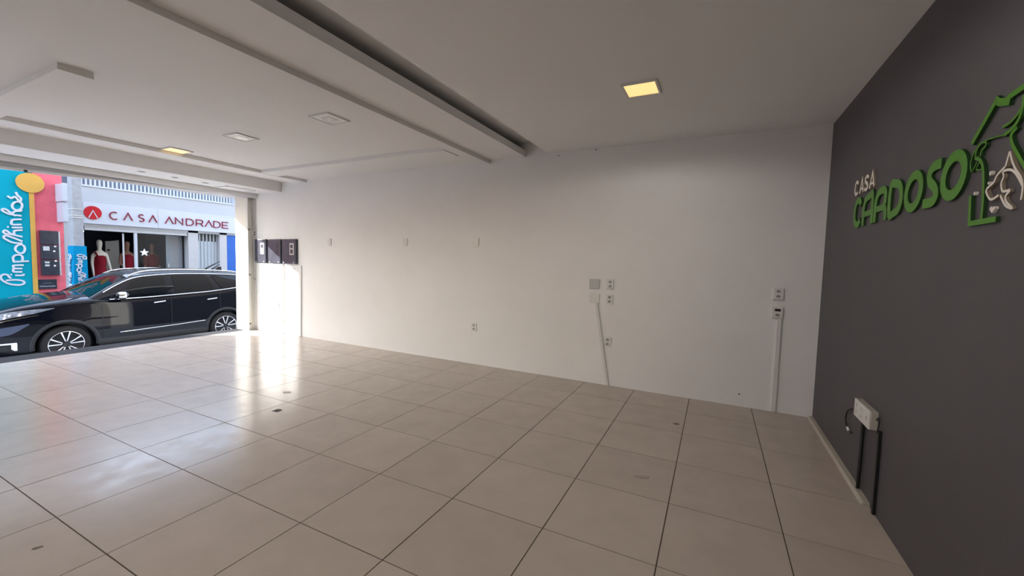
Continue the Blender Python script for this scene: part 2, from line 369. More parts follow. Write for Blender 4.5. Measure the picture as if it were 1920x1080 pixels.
plate('wall_socket', -0.331, 1.141, 0.086, 0.112, 'white double socket above the one with a black module', 'socket', 'double', d=0.02)
plate('wall_socket', -0.328, 0.964, 0.088, 0.112, 'white socket with a black module at the top of the upright conduit', 'socket', 'mixed', d=0.024)
tag(MB().prism([(-2.092, 0, 0.935), (-2.060, 0, 0.935), (-1.900, 0, 0.004), (-1.931, 0, 0.004)], (0, -0.018, 0)).build('conduit', PLAST, bevel=0.003), 'slanted white plastic conduit from the square plate to the floor', 'conduit')
tag(MB().box(-0.328, -0.290, -0.020, 0.0, 0.004, 0.907).build('conduit', PLAST, bevel=0.003), 'upright white plastic conduit down to the floor by the charcoal wall', 'conduit')
# tiny nail marks on the wall
for (x, z, lb) in ((-2.151, 2.665, 'dark nail mark high on the white wall, right of the ceiling slot'), (-2.60, 2.64, 'tiny dark nail mark high on the white wall close to the ceiling slot'), (-0.602, 0.124, 'dark scuff low on the white wall near the upright conduit')):
    tag(MB().disc((x, 0, z), 0.007, (1, 0, 0), (0, 0, 1), (0, -0.002, 0), 7).build('wall_mark', HOLE), lb, 'mark')

# meter covers and white boards by the street corner
for i, (x0, x1, w) in enumerate([(-8.43, -8.104, 'partly sunlit smoked meter cover next to the shutter guide'), (-8.037, -7.694, 'smoked meter cover between the other two covers'), (-7.646, -7.286, 'dark smoked meter cover farthest from the street')]):
    t = thing('meter_box', w, 'meter box', ((x0+x1)/2, 0, 1.246), 'meter covers above the white boards')
    MB().box(x0, x1, -0.05, 0, 1.246, 1.672).build('cover', METERB, t, bevel=0.012)
    cx = x1 - 0.095 if i != 1 else x1 - 0.12
    MB().box(cx-0.055, cx+0.055, -0.054, -0.05, 1.40, 1.60).build('meter_window', PLASTG if i != 1 else METERB, t, bevel=0.003)
    MB().box(cx-0.032, cx+0.032, -0.057, -0.054, 1.515, 1.575).build('display', METERB, t)
    MB().box(cx-0.032, cx+0.032, -0.057, -0.054, 1.42, 1.495).build('seal_label', PLAST if i == 0 else METERB, t)
    for dx in (x0+0.05, x1-0.05):
        MB().disc((dx, -0.05, 1.268), 0.010, (1, 0, 0), (0, 0, 1), (0, -0.006, 0), 10).build('screw', PLAST, t)
b1 = thing('wall_board', 'tall white board below the meter covers with a socket and a bar', 'board', (-8.02, 0, 0))
MB().prism([(-8.365, 0, 0.003), (-7.672, 0, 0.003), (-7.655, 0, 1.225), (-8.365, 0, 1.236)], (0, -0.032, 0)).build('sheet', BOARD, b1, bevel=0.003)
MB().box(-8.06, -7.66, -0.048, -0.032, 0.236, 0.250).build('ledge_bar', BOARD, b1)
MB().box(-8.17, -8.155, -0.040, -0.032, 0.04, 0.24).build('corner_strip', BOARD, b1)
p_ = MB().box(-7.835, -7.762, -0.040, -0.032, 0.44, 0.55).build('socket_plate', PLAST, b1, bevel=0.002)
h_ = MB()
for z in (0.47, 0.52): h_.disc((-7.80, -0.040, z), 0.012, (1, 0, 0), (0, 0, 1), (0, -0.002, 0), 10)
h_.build('socket_holes', HOLE, p_)
b2 = thing('wall_board', 'narrower white board standing against the wall, away from the street', 'board', (-7.41, 0, 0))
MB().prism([(-7.628, 0, 0.003), (-7.205, 0, 0.003), (-7.186, 0, 1.222), (-7.606, 0, 1.222)], (0, -0.018, 0)).build('sheet', BOARD, b2, bevel=0.003)
MB().disc((-7.36, -0.018, 1.17), 0.012, (1, 0, 0), (0, 0, 1), (0, -0.003, 0), 10).build('knob_hole', PLASTG, b2)

# ------------------------------------------------------------------ sockets, cables and sign on the dark wall
t = thing('socket_box', 'surface-mounted white triple socket box on the charcoal wall', 'socket', dw(1.47, 0.465))
def dwbox(s0, s1, z0, z1, d0, d1): return MB().prism([dw(s0, z0, d0), dw(s1, z0, d0), dw(s1, z1, d0), dw(s0, z1, d0)], -DN * (d1 - d0))
dwbox(1.33, 1.615, 0.465, 0.57, 0.0, 0.034).build('back_box', mat('beige_plastic', (0.50, 0.47, 0.40), 0.5), t, bevel=0.002)
for k in range(3):
    a = 1.332 + k * 0.095
    pl = dwbox(a, a + 0.089, 0.463, 0.572, 0.034, 0.041).build('face_plate', PLAST, t, bevel=0.002)
    for zz in ((0.495, 0.54) if k < 2 else (0.517,)):
        MB().disc(dw(a + 0.045, zz, 0.041), 0.011, AL, UZ, -DN * 0.002, 10).build('socket_hole', PLASTG, pl)
def wtube(pts, r): return MB().tube(smooth_curve([dw(*p) for p in pts]), r)
tag(wtube([(1.413, 0.50, 0.012), (1.414, 0.3, 0.012), (1.422, 0.028, 0.016)], 0.010).build('black_cable', BLACK, smooth=True), 'black cable dropping from the socket box to the floor duct', 'cable')
tag(dwbox(1.664, 1.688, 0.004, 0.486, 0, 0.016).build('black_conduit', BLACK, bevel=0.002), 'flat black conduit on the charcoal wall right of the socket box', 'conduit')
tag(wtube([(1.62, 0.53, 0.01), (1.655, 0.55, 0.012), (1.665, 0.52, 0.012), (1.67, 0.47, 0.018)], 0.004).build('black_wire', BLACK, smooth=True), 'thin black wire looping from the socket box to the black conduit', 'wire')
cb = thing('plug_cable', 'short black cable hanging in a curve with a white plug end', 'cable', dw(1.10, 0.29))
wtube([(1.33, 0.50, 0.012), (1.20, 0.465, 0.014), (1.10, 0.42, 0.014), (1.058, 0.365, 0.012), (1.07, 0.32, 0.012), (1.115, 0.302, 0.012)], 0.005).build('cord', BLACK, cb, smooth=True)
wtube([(1.112, 0.304, 0.012), (1.145, 0.293, 0.012)], 0.009).build('white_connector', PLAST, cb, smooth=True)
wtube([(1.145, 0.293, 0.012), (1.20, 0.297, 0.010)], 0.004).build('pin', BLACK, cb, smooth=True)
tag(MB().disc(dw(1.108, 0.60, 0.0), 0.006, AL, UZ, -DN * 0.001, 8).build('screw_hole', BLACK), 'tiny dark screw hole in the charcoal wall above the plug cable', 'mark')

sg = thing('wall_sign', 'raised green and white lettering sign with a house emblem on charcoal wall', 'sign', dw(1.85, 1.56))
SIGN_D = 0.012
def sgn_map(a, b): return (4.61 + (a - 4.61) * 1.0272, 1.372 + (b - 1.372) * 1.0272)
def wstroke(pts, w, name, mt, d=0.03, closed=False, sm=True, k=4, lift=0.0005):
    P = [Vector(sgn_map(p[0], p[1])) for p in pts]; d = SIGN_D
    if sm: P = smooth_curve([(p.x, p.y, 0) for p in P], k, closed)
    return [(p[0], p[1]) for p in P], w, name, mt, d, closed, lift
def wsign(strokes, name, mt, parent=sg):
    mb = MB()
    for q_, (pts, w, _, _, d, closed, lift) in enumerate(strokes): mb.ribbon(pts, w, d - 0.0006 * q_, dw(0, 0, lift), AL, UZ, -DN, closed)
    ob = mb.build(name, mt, parent)
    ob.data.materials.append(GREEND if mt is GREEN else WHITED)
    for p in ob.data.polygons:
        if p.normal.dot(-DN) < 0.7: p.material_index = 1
    return ob
W_ = lambda pts, w=0.022, **k: wstroke(pts, w, '', None, 0.02, **k)
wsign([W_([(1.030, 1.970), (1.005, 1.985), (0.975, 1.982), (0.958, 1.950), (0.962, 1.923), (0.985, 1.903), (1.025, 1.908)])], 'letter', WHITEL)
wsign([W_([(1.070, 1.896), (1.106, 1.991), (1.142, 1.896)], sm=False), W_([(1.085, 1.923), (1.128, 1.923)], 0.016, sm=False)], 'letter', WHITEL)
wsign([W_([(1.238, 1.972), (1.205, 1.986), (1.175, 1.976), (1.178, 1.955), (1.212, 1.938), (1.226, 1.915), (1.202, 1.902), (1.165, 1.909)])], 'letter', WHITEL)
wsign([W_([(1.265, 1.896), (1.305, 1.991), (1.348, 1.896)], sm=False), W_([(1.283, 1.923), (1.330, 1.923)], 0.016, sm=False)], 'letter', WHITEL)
G_ = lambda pts, w=0.045, **k: wstroke(pts, w, '', None, 0.035, **k)
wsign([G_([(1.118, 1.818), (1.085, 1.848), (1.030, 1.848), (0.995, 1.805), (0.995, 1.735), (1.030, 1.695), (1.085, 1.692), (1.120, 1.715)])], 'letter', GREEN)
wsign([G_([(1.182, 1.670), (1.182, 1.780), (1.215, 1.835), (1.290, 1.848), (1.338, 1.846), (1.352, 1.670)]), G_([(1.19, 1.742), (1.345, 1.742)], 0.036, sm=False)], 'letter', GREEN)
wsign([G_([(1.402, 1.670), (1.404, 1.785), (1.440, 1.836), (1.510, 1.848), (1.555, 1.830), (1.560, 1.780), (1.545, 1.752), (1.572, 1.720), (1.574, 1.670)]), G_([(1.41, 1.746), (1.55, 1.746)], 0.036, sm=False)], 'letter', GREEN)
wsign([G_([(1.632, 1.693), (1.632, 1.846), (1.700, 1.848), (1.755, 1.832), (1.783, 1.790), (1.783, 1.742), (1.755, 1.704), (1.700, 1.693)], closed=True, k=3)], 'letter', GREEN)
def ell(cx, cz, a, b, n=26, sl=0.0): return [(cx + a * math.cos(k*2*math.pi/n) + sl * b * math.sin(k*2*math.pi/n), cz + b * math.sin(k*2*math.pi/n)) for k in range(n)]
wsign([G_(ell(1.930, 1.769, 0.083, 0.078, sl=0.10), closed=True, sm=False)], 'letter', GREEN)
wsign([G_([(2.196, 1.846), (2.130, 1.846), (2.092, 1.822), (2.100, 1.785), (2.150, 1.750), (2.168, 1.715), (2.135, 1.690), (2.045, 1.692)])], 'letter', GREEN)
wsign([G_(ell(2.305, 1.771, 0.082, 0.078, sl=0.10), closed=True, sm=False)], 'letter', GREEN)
# house emblem
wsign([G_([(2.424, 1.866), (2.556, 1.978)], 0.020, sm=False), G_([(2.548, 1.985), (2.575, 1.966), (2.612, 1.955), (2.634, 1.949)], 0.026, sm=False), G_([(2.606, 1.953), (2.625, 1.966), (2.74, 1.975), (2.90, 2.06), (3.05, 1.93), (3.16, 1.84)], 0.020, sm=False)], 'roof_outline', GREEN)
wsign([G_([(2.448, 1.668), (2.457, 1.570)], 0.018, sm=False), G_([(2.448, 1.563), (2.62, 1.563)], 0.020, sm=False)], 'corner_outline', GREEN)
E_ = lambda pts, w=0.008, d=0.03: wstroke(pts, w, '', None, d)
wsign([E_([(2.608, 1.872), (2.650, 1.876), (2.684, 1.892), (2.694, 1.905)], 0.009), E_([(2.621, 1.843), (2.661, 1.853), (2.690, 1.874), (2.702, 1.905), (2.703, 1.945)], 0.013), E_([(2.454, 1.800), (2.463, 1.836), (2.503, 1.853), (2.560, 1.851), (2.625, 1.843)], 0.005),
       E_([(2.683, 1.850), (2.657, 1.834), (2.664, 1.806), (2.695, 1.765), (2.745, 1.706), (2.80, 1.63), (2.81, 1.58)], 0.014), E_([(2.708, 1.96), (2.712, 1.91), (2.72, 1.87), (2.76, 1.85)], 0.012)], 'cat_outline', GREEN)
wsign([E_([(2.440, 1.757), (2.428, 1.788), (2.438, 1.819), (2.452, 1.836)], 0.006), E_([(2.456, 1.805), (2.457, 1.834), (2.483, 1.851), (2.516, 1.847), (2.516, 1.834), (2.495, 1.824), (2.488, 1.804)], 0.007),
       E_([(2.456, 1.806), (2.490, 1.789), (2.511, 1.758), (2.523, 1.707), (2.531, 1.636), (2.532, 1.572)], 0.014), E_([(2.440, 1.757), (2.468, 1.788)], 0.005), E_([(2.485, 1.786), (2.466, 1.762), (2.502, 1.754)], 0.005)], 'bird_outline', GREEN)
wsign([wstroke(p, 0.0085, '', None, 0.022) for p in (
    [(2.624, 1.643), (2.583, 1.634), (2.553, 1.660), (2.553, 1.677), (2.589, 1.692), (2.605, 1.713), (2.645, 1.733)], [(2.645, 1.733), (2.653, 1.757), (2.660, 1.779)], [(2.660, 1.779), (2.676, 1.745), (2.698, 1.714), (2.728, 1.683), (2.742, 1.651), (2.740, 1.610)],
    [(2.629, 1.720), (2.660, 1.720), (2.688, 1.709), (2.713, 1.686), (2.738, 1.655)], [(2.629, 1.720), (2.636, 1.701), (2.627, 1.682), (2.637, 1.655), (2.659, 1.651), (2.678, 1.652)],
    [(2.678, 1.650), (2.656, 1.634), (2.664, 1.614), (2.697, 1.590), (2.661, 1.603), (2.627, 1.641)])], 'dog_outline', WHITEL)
for (s0, z0, r) in ((2.473, 1.672, 0.007), (2.562, 1.728, 0.008), (2.556, 1.695, 0.005)):
    MB().prism([dw(*sgn_map(s0 + r * 0.7 * math.cos(k*math.pi/5), z0 + r * math.sin(k*math.pi/5)), 0.001) for k in range(10)], -DN * 0.011).build('droplet', WHITEL, sg)
MB().prism([dw(*sgn_map(2.594 + a, 1.598 + b), 0.001) for a, b in ((0, -0.012), (0.016, 0.001), (0.012, 0.010), (0.001, 0.006), (-0.010, 0.012), (-0.016, 0.003))], -DN * 0.011).build('heart', WHITEL, sg)

# ------------------------------------------------------------------ outdoors: ground
ASPH = mat('dark_asphalt', (0.075, 0.073, 0.072), 0.85, var=0.25, vscale=20, bump=0.3, bscale=120)
PAVE = mat('pale_pavement', (0.64, 0.62, 0.60), 0.85, var=0.2, vscale=8, bump=0.2, bscale=60)
struct('ground', MB().box(-60, 10, -40, 40, -1.0, -0.70), ASPH)
struct('pavement', MB().box(-8.45, -11.0, -20, 20, -0.70, -0.56), PAVE)
struct('pavement', MB().box(-14.15, -24, -20, 20, -0.70, -0.54), mat('grey_far_pavement', (0.25, 0.24, 0.235), 0.85, var=0.2, vscale=8))
struct('kerb', MB().box(-11.0, -11.15, -20, 20, -0.70, -0.55), mat('pale_kerb', (0.42, 0.41, 0.39), 0.8, var=0.15))
struct('kerb', MB().box(-14.0, -14.15, -20, 20, -0.70, -0.53), mat('pale_kerb', (0.42, 0.41, 0.39), 0.8))
# own building, made up out of view: canopy over the pavement and the upper front
struct('added_canopy', MB().box(-8.6, -9.63, -9.5, 1.2, 2.50, 2.64), mat('canopy_concrete', (0.55, 0.54, 0.52), 0.8, var=0.1))  # unseen, placed to cut the sun's upper edge on jamb and wall
struct('added_upper_front', MB().box(-8.4, -8.65, -16, 12, 2.96, 9.0).box(-8.61, -8.65, -16, 12, 2.64, 2.96).box(-8.42, -8.65, -16, YL - 0.2, -0.6, 2.64).box(-8.54, -8.86, 0.31, 12, -0.6, 2.64), mat('bounce_damping_front', (0.13, 0.12, 0.115), 0.7, var=0.2))  # unseen, height and dark tone chosen to limit light on the facade

# ------------------------------------------------------------------ outdoors: shop across the street
FX = -16.0
BWH = mat('bluish_white_facade', (0.40, 0.41, 0.43), 0.7, var=0.04, vscale=2)
SIGNW = mat('white_sign_board', (0.47, 0.49, 0.53), 0.4)
BEIGE = mat('pale_pilaster', (0.43, 0.42, 0.42), 0.7, var=0.05)
MAROON = mat('maroon_letter', (0.20, 0.012, 0.035), 0.5, spec=0.2)
REDL = mat('red_logo', (0.42, 0.012, 0.018), 0.5, spec=0.2)
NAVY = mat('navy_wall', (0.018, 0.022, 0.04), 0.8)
EY, EZ, NX = (0, 1, 0), (0, 0, 1), (1, 0, 0)
sb = thing('shop_building', 'white shop building across the street with a parapet and pale pilasters', 'building', (FX, 1.9, -0.54))
MB().box(FX, FX-0.25, -0.05, 3.88, 2.66, 3.11).build('parapet', BWH, sb)
MB().box(FX+0.02, FX-0.02, -0.05, 3.88, 3.095, 3.125).build('parapet_coping', SIGNW, sb)
MB().box(FX, FX-0.25, -0.36, 0.0, -0.54, 3.11).build('side_pier', BWH, sb)
MB().box(FX, FX-0.25, 2.42, 2.70, -0.54, 2.12).build('pilaster', BEIGE, sb)
MB().box(FX, FX-0.25, 3.34, 3.565, -0.54, 2.12).build('pilaster', BEIGE, sb)
MB().box(FX, FX-0.25, -0.05, 3.88, 2.05, 2.66).build('sign_beam', BWH, sb)
MB().box(FX-0.02, FX-3.0, -0.3, 3.85, 2.9, 3.0).build('roof_slab', BWH, sb)
MB().box(FX-0.03, FX-0.25, 0.0, 2.42, -0.54, -0.30).build('plinth', BEIGE, sb)
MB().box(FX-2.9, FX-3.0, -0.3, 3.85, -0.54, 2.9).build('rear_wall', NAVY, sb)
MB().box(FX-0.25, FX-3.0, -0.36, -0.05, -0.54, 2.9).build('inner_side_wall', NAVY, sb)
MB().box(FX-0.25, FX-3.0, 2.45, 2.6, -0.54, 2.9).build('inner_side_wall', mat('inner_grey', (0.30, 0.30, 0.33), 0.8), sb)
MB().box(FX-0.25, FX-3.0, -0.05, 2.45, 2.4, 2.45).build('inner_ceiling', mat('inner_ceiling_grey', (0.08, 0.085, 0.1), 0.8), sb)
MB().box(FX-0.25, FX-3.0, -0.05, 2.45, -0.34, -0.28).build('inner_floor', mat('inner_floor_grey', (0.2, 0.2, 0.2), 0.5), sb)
MB().box(FX-1.6, FX-1.7, -0.3, 8.0, 3.75, 5.3).build('upper_storey', BWH, sb)
MB().box(FX-1.6, FX-1.7, -0.3, 8.0, 3.0, 3.75).build('upper_wall', mat('upper_wall_grey', (0.10, 0.12, 0.15), 0.8), sb)
# fascia sign
fs = thing('shop_sign', 'long white fascia sign with a red round emblem and maroon lettering', 'sign', (FX + 0.03, 1.9, 2.11))
MB().box(FX, FX+0.05, 0.0, 1.62, 2.113, 2.664).build('board', SIGNW, fs, bevel=0.003)
MB().box(FX, FX+0.05, 1.626, 3.835, 2.115, 2.675).build('board', SIGNW, fs, bevel=0.003)
so = (FX + 0.05, 0, 0)
MB().disc((FX+0.05, 0.184, 2.405), 0.178, EY, EZ, (0.02, 0, 0), 36).build('round_emblem', REDL, fs)
em = MB(); em.ribbon([(0.095, 2.262), (0.184, 2.462), (0.275, 2.262)], 0.022, 0.006, (FX+0.07, 0, 0), EY, EZ, NX); em.build('emblem_letter', SIGNW, fs)
def arc(cx, cz, a, b, t0, t1, n=14): return [(cx + a*math.cos(math.radians(t0+(t1-t0)*k/n)), cz + b*math.sin(math.radians(t0+(t1-t0)*k/n))) for k in range(n+1)]
zb_, zt_ = 2.275, 2.475; zm = (zb_+zt_)/2
def Agl(a, b): return [[(a, zb_), ((a+b)/2, zt_+0.005), (b, zb_)]]
LET = [[arc(0.625, zm, 0.095, 0.10, 55, 305)], Agl(0.828, 1.018), None, Agl(1.402, 1.592), Agl(1.80, 2.005),
       [[(2.062, zb_), (2.062, zt_), (2.252, zb_), (2.252, zt_)]],
       [[(2.352, zb_), (2.352, zt_)] + arc(2.44, zm, 0.105, 0.10, 90, -90) + [(2.352, zb_)]],
       [[(2.628, zb_), (2.628, zt_)] + arc(2.755, zt_-0.058, 0.06, 0.058, 90, -90, 8) + [(2.628, zt_-0.116)], [(2.745, zt_-0.116), (2.825, zb_)]],
       Agl(2.885, 3.098), [[(3.14, zb_), (3.14, zt_)] + arc(3.23, zm, 0.105, 0.10, 90, -90) + [(3.14, zb_)]],
       [[(3.59, zt_), (3.40, zt_), (3.40, zb_), (3.59, zb_)], [(3.40, zm), (3.57, zm)]]]
LET[2] = [arc(1.225, zt_-0.05, 0.058, 0.05, 40, 270, 10) + arc(1.225, zb_+0.05, 0.058, 0.05, 90, -140, 10)]
for L in LET:
    mb = MB()
    for st in L: mb.ribbon(st, 0.026, 0.02, so, EY, EZ, NX)
    mb.build('letter', MAROON, fs)
# railing above the parapet
rl = thing('balcony_railing', 'white baluster railing on top of the shop parapet across the street', 'railing', (FX - 0.12, 1.9, 3.11))
MB().box(FX-0.08, FX-0.18, 0.0, 3.86, 3.125, 3.15).build('bottom_rail', SIGNW, rl)
MB().box(FX-0.08, FX-0.18, 0.0, 3.86, 3.46, 3.50).build('top_rail', SIGNW, rl)
bal = MB().box(FX-0.12, FX-0.14, 0.02, 0.058, 3.15, 3.46).build('baluster', SIGNW, rl)
for k in range(1, 42):
    c = bal.copy(); COL.objects.link(c); c.location.y += k * 0.0905
# roller shutter box over the shop window, frame post, corrugated door
rs = thing('shop_shutter', 'grey rolled shutter over the display window of the shop', 'shutter', (FX, 1.2, 1.93))
GRYS = mat('grey_shutter', (0.42, 0.42, 0.42), 0.5)
for k in range(3):
    MB().box(FX-0.01-0.008*k, FX-0.06, 0.03, 2.40, 1.955+k*0.052, 2.003+k*0.052).build('slat', GRYS, rs, bevel=0.004)
MB().box(FX-0.005, FX-0.07, 0.03, 2.40, 1.938, 1.955).build('bottom_bar', BEIGE, rs)
tag(MB().box(FX-0.02, FX-0.08, 1.075, 1.145, -0.30, 1.938).build('window_post', SIGNW, bevel=0.004), 'slim white frame post standing in the shop window', 'post')
tag(MB().box(FX-0.06, FX-0.09, 0.825, 0.862, -0.30, 1.90).build('window_post', BEIGE, bevel=0.004), 'thin pale strip post between the two dress mannequins', 'post')
GL = glass_mat('shop_glass', refl=0.02)
def pane(y0, y1, lab):
    t = thing('shop_glass', lab, 'glass', (FX-0.05, (y0+y1)/2, -0.30))
    MB().box(FX-0.046, FX-0.054, y0, y1, -0.29, 1.935).build('pane', GL, t); return t
pane(1.15, 1.93, 'clear display pane with the paper star of the shop')
gdo = thing('glass_door', 'tall greyish glass door at the right side of the shop', 'door', (FX-0.3, 2.15, -0.30))
MB().box(FX-0.30, FX-0.312, 1.95, 2.40, -0.27, 1.93).build('pane', mat('grey_door_glass', (0.22, 0.24, 0.26), 0.08, coat=0.3), gdo)
MB().box(FX-0.29, FX-0.32, 2.385, 2.40, -0.28, 1.93).build('edge_profile', BLACK, gdo)
MB().tube([(FX-0.27, 2.0, 0.6), (FX-0.27, 2.0, 1.05)], 0.012).build('handle', GALV, gdo)
st = []
for k in range(10):
    r = 0.118 if k % 2 == 0 else 0.050; a = math.pi/2 + k*math.pi/5; st.append((FX-0.04, 1.305 + r*math.cos(a), 1.375 + r*math.sin(a)))
tag(MB().prism(st, (0.012, 0, 0)).build('paper_star', mat('white_paper', (0.8, 0.82, 0.82), 0.6)), 'white paper star stuck on the shop window', 'decoration')
cd = thing('corrugated_door', 'pale blue corrugated metal door with slots at the top', 'door', (FX-0.1, 3.02, -0.54))
COR = mat('pale_blue_metal', (0.36, 0.40, 0.43), 0.45)
MB().box(FX-0.14, FX-0.16, 2.70, 3.34, -0.54, 2.10).build('backing', mat('dark_green_grey', (0.10, 0.11, 0.10), 0.8), cd)
for k in range(6):
    y0 = 2.715 + k * 0.104
    MB().box(FX-0.10, FX-0.13, y0, y0+0.055, -0.53, 1.80).build('rib_panel', COR, cd, bevel=0.006)
    MB().box(FX-0.115, FX-0.13, y0+0.055, y0+0.104, -0.53, 1.80).build('groove_panel', COR, cd)
    MB().box(FX-0.10, FX-0.13, y0+0.058, y0+0.092, 1.80, 2.06).build('slot_bar', COR, cd)
tag(MB().box(FX-0.03, FX-0.20, 3.565, 6.5, -0.54, 2.115).build('blue_wall', mat('vivid_blue_paint', (0.004, 0.09, 0.40), 0.5, var=0.08, vscale=3)), 'vivid blue wall at the right end of the white shop', 'wall')
tag(MB().box(FX-0.02, FX-0.30, 3.89, 8.0, 2.12, 3.9).build('neighbour_upper_wall', mat('far_grey', (0.45, 0.48, 0.52), 0.8)), 'grey upper wall of the house above the blue wall', 'wall')
tag(MB().tube([(FX-2.0, 0.15, 1.97), (FX-2.0, 0.62, 1.97)], 0.025).build('tube_lamp', mat('tube_glow', (0.9, 0.9, 0.9), 0.5, emit=(0.9, 0.95, 1.0), estr=1.2), smooth=True), 'white tube lamp glowing inside the shop', 'lamp')
wd = thing('fitting_panel', 'off-white panel leaning inside the shop between two mannequins', 'panel', (FX-1.3, 1.02, -0.28))
MB().prism([(FX-1.3, 0.87, -0.28), (FX-1.3, 1.19, -0.28), (FX-1.3, 1.18, 1.73), (FX-1.3, 1.03, 1.70), (FX-1.3, 0.87, 1.68)], (-0.03, 0, 0)).build('sheet', mat('panel_offwhite', (0.62, 0.60, 0.55), 0.6), wd)
MB().disc((FX-1.3, 0.93, 1.42), 0.03, EY, EZ, (0.02, 0, 0), 10).build('knob', HOLE, wd)

# mannequins: one continuous skinned body each, clothes as parts
def mannequin(name, label, y, x, skin, arms, height=2.02, base=-0.28, head=True):
    k = height / 1.80
    t = thing(name, label, 'mannequin', (x, y, base), 'shop window mannequins')
    V = [(0,0,0.92), (0,0,1.10), (0,0,1.28), (0,0,1.42), (0,0,1.50), (0.01,0,1.60), (0.015,0,1.70), (0.0,0,1.775),
         (0,-0.16,1.40), (0,0.16,1.40), (0,-0.09,0.86), (0,0.09,0.86), (0.01,-0.09,0.48), (0.01,0.09,0.48), (0,-0.09,0.07), (0,0.09,0.07), (0.11,-0.09,0.03), (0.11,0.09,0.03)]
    Rr = [0.125, 0.105, 0.125, 0.10, 0.052, 0.062, 0.085, 0.05, 0.058, 0.058, 0.085, 0.085, 0.055, 0.055, 0.04, 0.04, 0.035, 0.035]
    E = [(0,1),(1,2),(2,3),(3,4),(4,5),(5,6),(6,7),(3,8),(3,9),(0,10),(0,11),(10,12),(11,13),(12,14),(13,15),(14,16),(15,17)]
    for sh_, ch in zip((8, 9), arms):
        prev = sh_
        for q, r in zip(ch, (0.040, 0.030, 0.026, 0.012)):
            V.append(q); Rr.append(r); E.append((prev, len(V)-1)); prev = len(V)-1
    me = bpy.data.meshes.new('body'); me.from_pydata([(a*k, b*k*0.76, c*k) for a, b, c in V], E, []); me.materials.append(skin)
    ob = bpy.data.objects.new('body', me); COL.objects.link(ob); ob.parent = t
    md = ob.modifiers.new('skin', 'SKIN'); md.use_smooth_shade = True
    if me.skin_vertices:
        for i, r in enumerate(Rr): me.skin_vertices[0].data[i].radius = (r*k*0.80, r*k*0.80)
        me.skin_vertices[0].data[0].use_root = True
    ob.modifiers.new('subdivision', 'SUBSURF').levels = 1; ob.modifiers['subdivision'].render_levels = 2
    return t, k
def lathe_part(t, k, prof, name, mt, n=20):
    rows = [[(cx*k + a*k*0.85*math.cos(j*2*math.pi/n), cy*k*0.76 + b*k*0.77*math.sin(j*2*math.pi/n), z*k) for j in range(n)] for z, a, b, cx, cy in prof]
    mb = MB().grid(rows, closed=True); mb.v = [(q[0]+t.location.x, q[1]+t.location.y, q[2]+t.location.z) for q in mb.v]
    return mb.build(name, mt, t, smooth=True)
SKW = mat('mannequin_ivory', (0.70, 0.64, 0.55), 0.4); SKB = mat('mannequin_brown', (0.22, 0.10, 0.06), 0.45); SKD = mat('mannequin_dark', (0.06, 0.045, 0.05), 0.5)
REDD = mat('crimson_fabric', (0.19, 0.003, 0.011), 0.7, spec=0.2, var=0.15, vscale=8); REDT = mat('dark_red_fabric', (0.11, 0.003, 0.007), 0.7, spec=0.2); BLKF = mat('black_fabric', (0.012, 0.012, 0.014), 0.8)
t1, k1 = mannequin('mannequin', 'ivory mannequin in a long crimson one-shoulder dress', 0.535, FX-0.7, SKW,
    ([(0.02,-0.20,1.18),(0.05,-0.19,0.97),(0.06,-0.185,0.88),(0.06,-0.18,0.80)], [(0.03,0.22,1.16),(0.05,0.27,0.95),(0.06,0.30,0.87),(0.06,0.31,0.80)]))
lathe_part(t1, k1, [(0.25,0.30,0.30,0,0),(0.60,0.24,0.25,0,0),(0.90,0.16,0.19,0,0),(1.08,0.125,0.145,0,0),(1.22,0.15,0.155,0.01,0),(1.33,0.14,0.15,0.01,0),(1.37,0.11,0.13,0.0,-0.005)], 'dress', REDD)
mb = MB().tube([(t1.location.x+0.13*k1, t1.location.y-0.07*k1, t1.location.z+1.34*k1), (t1.location.x+0.05*k1, t1.location.y-0.095*k1, t1.location.z+1.45*k1), (t1.location.x-0.06*k1, t1.location.y-0.09*k1, t1.location.z+1.40*k1)], 0.022); mb.build('strap', REDD, t1, smooth=True)
t2, k2 = mannequin('mannequin', 'brown mannequin in a crimson dress with one bent arm', 1.155, FX-0.72, SKB,
    ([(0.02,-0.21,1.18),(0.14,-0.10,1.02),(0.19,0.03,0.96),(0.20,0.09,0.94)], [(0.02,0.21,1.17),(0.05,0.20,0.97),(0.07,0.18,0.88),(0.07,0.17,0.80)]))
lathe_part(t2, k2, [(0.45,0.24,0.26,0,0),(0.85,0.17,0.20,0,0),(1.06,0.135,0.155,0,0),(1.22,0.15,0.165,0.01,0),(1.34,0.135,0.16,0.01,0),(1.41,0.09,0.12,0,0)], 'dress', REDD)
t3, k3 = mannequin('mannequin', 'dark mannequin in a dark red shirt and black trousers behind the glass', 1.765, FX-0.75, SKB,
    ([(0.02,-0.22,1.16),(0.06,-0.22,0.98),(0.07,-0.21,0.88),(0.07,-0.20,0.80)], [(0.02,0.22,1.16),(0.06,0.23,0.98),(0.07,0.23,0.88),(0.07,0.22,0.80)]), height=1.98)
lathe_part(t3, k3, [(0.92,0.15,0.17,0,0),(1.08,0.14,0.155,0,0),(1.25,0.15,0.17,0,0),(1.38,0.125,0.19,0,0),(1.455,0.07,0.10,0,0)], 'shirt', REDT)
for sg_ in (-1, 1):
    lathe_part(t3, k3, [(1.16,0.062,0.055,0.02,sg_*0.222),(1.28,0.072,0.066,0.01,sg_*0.205),(1.40,0.075,0.07,0,sg_*0.165)], 'sleeve', REDT, 12)
    lathe_part(t3, k3, [(0.08,0.07,0.065,0,sg_*0.09),(0.48,0.085,0.08,0.01,sg_*0.09),(0.86,0.13,0.105,0,sg_*0.08),(0.95,0.15,0.10,0,sg_*0.075)], 'trouser_leg', BLKF, 14)

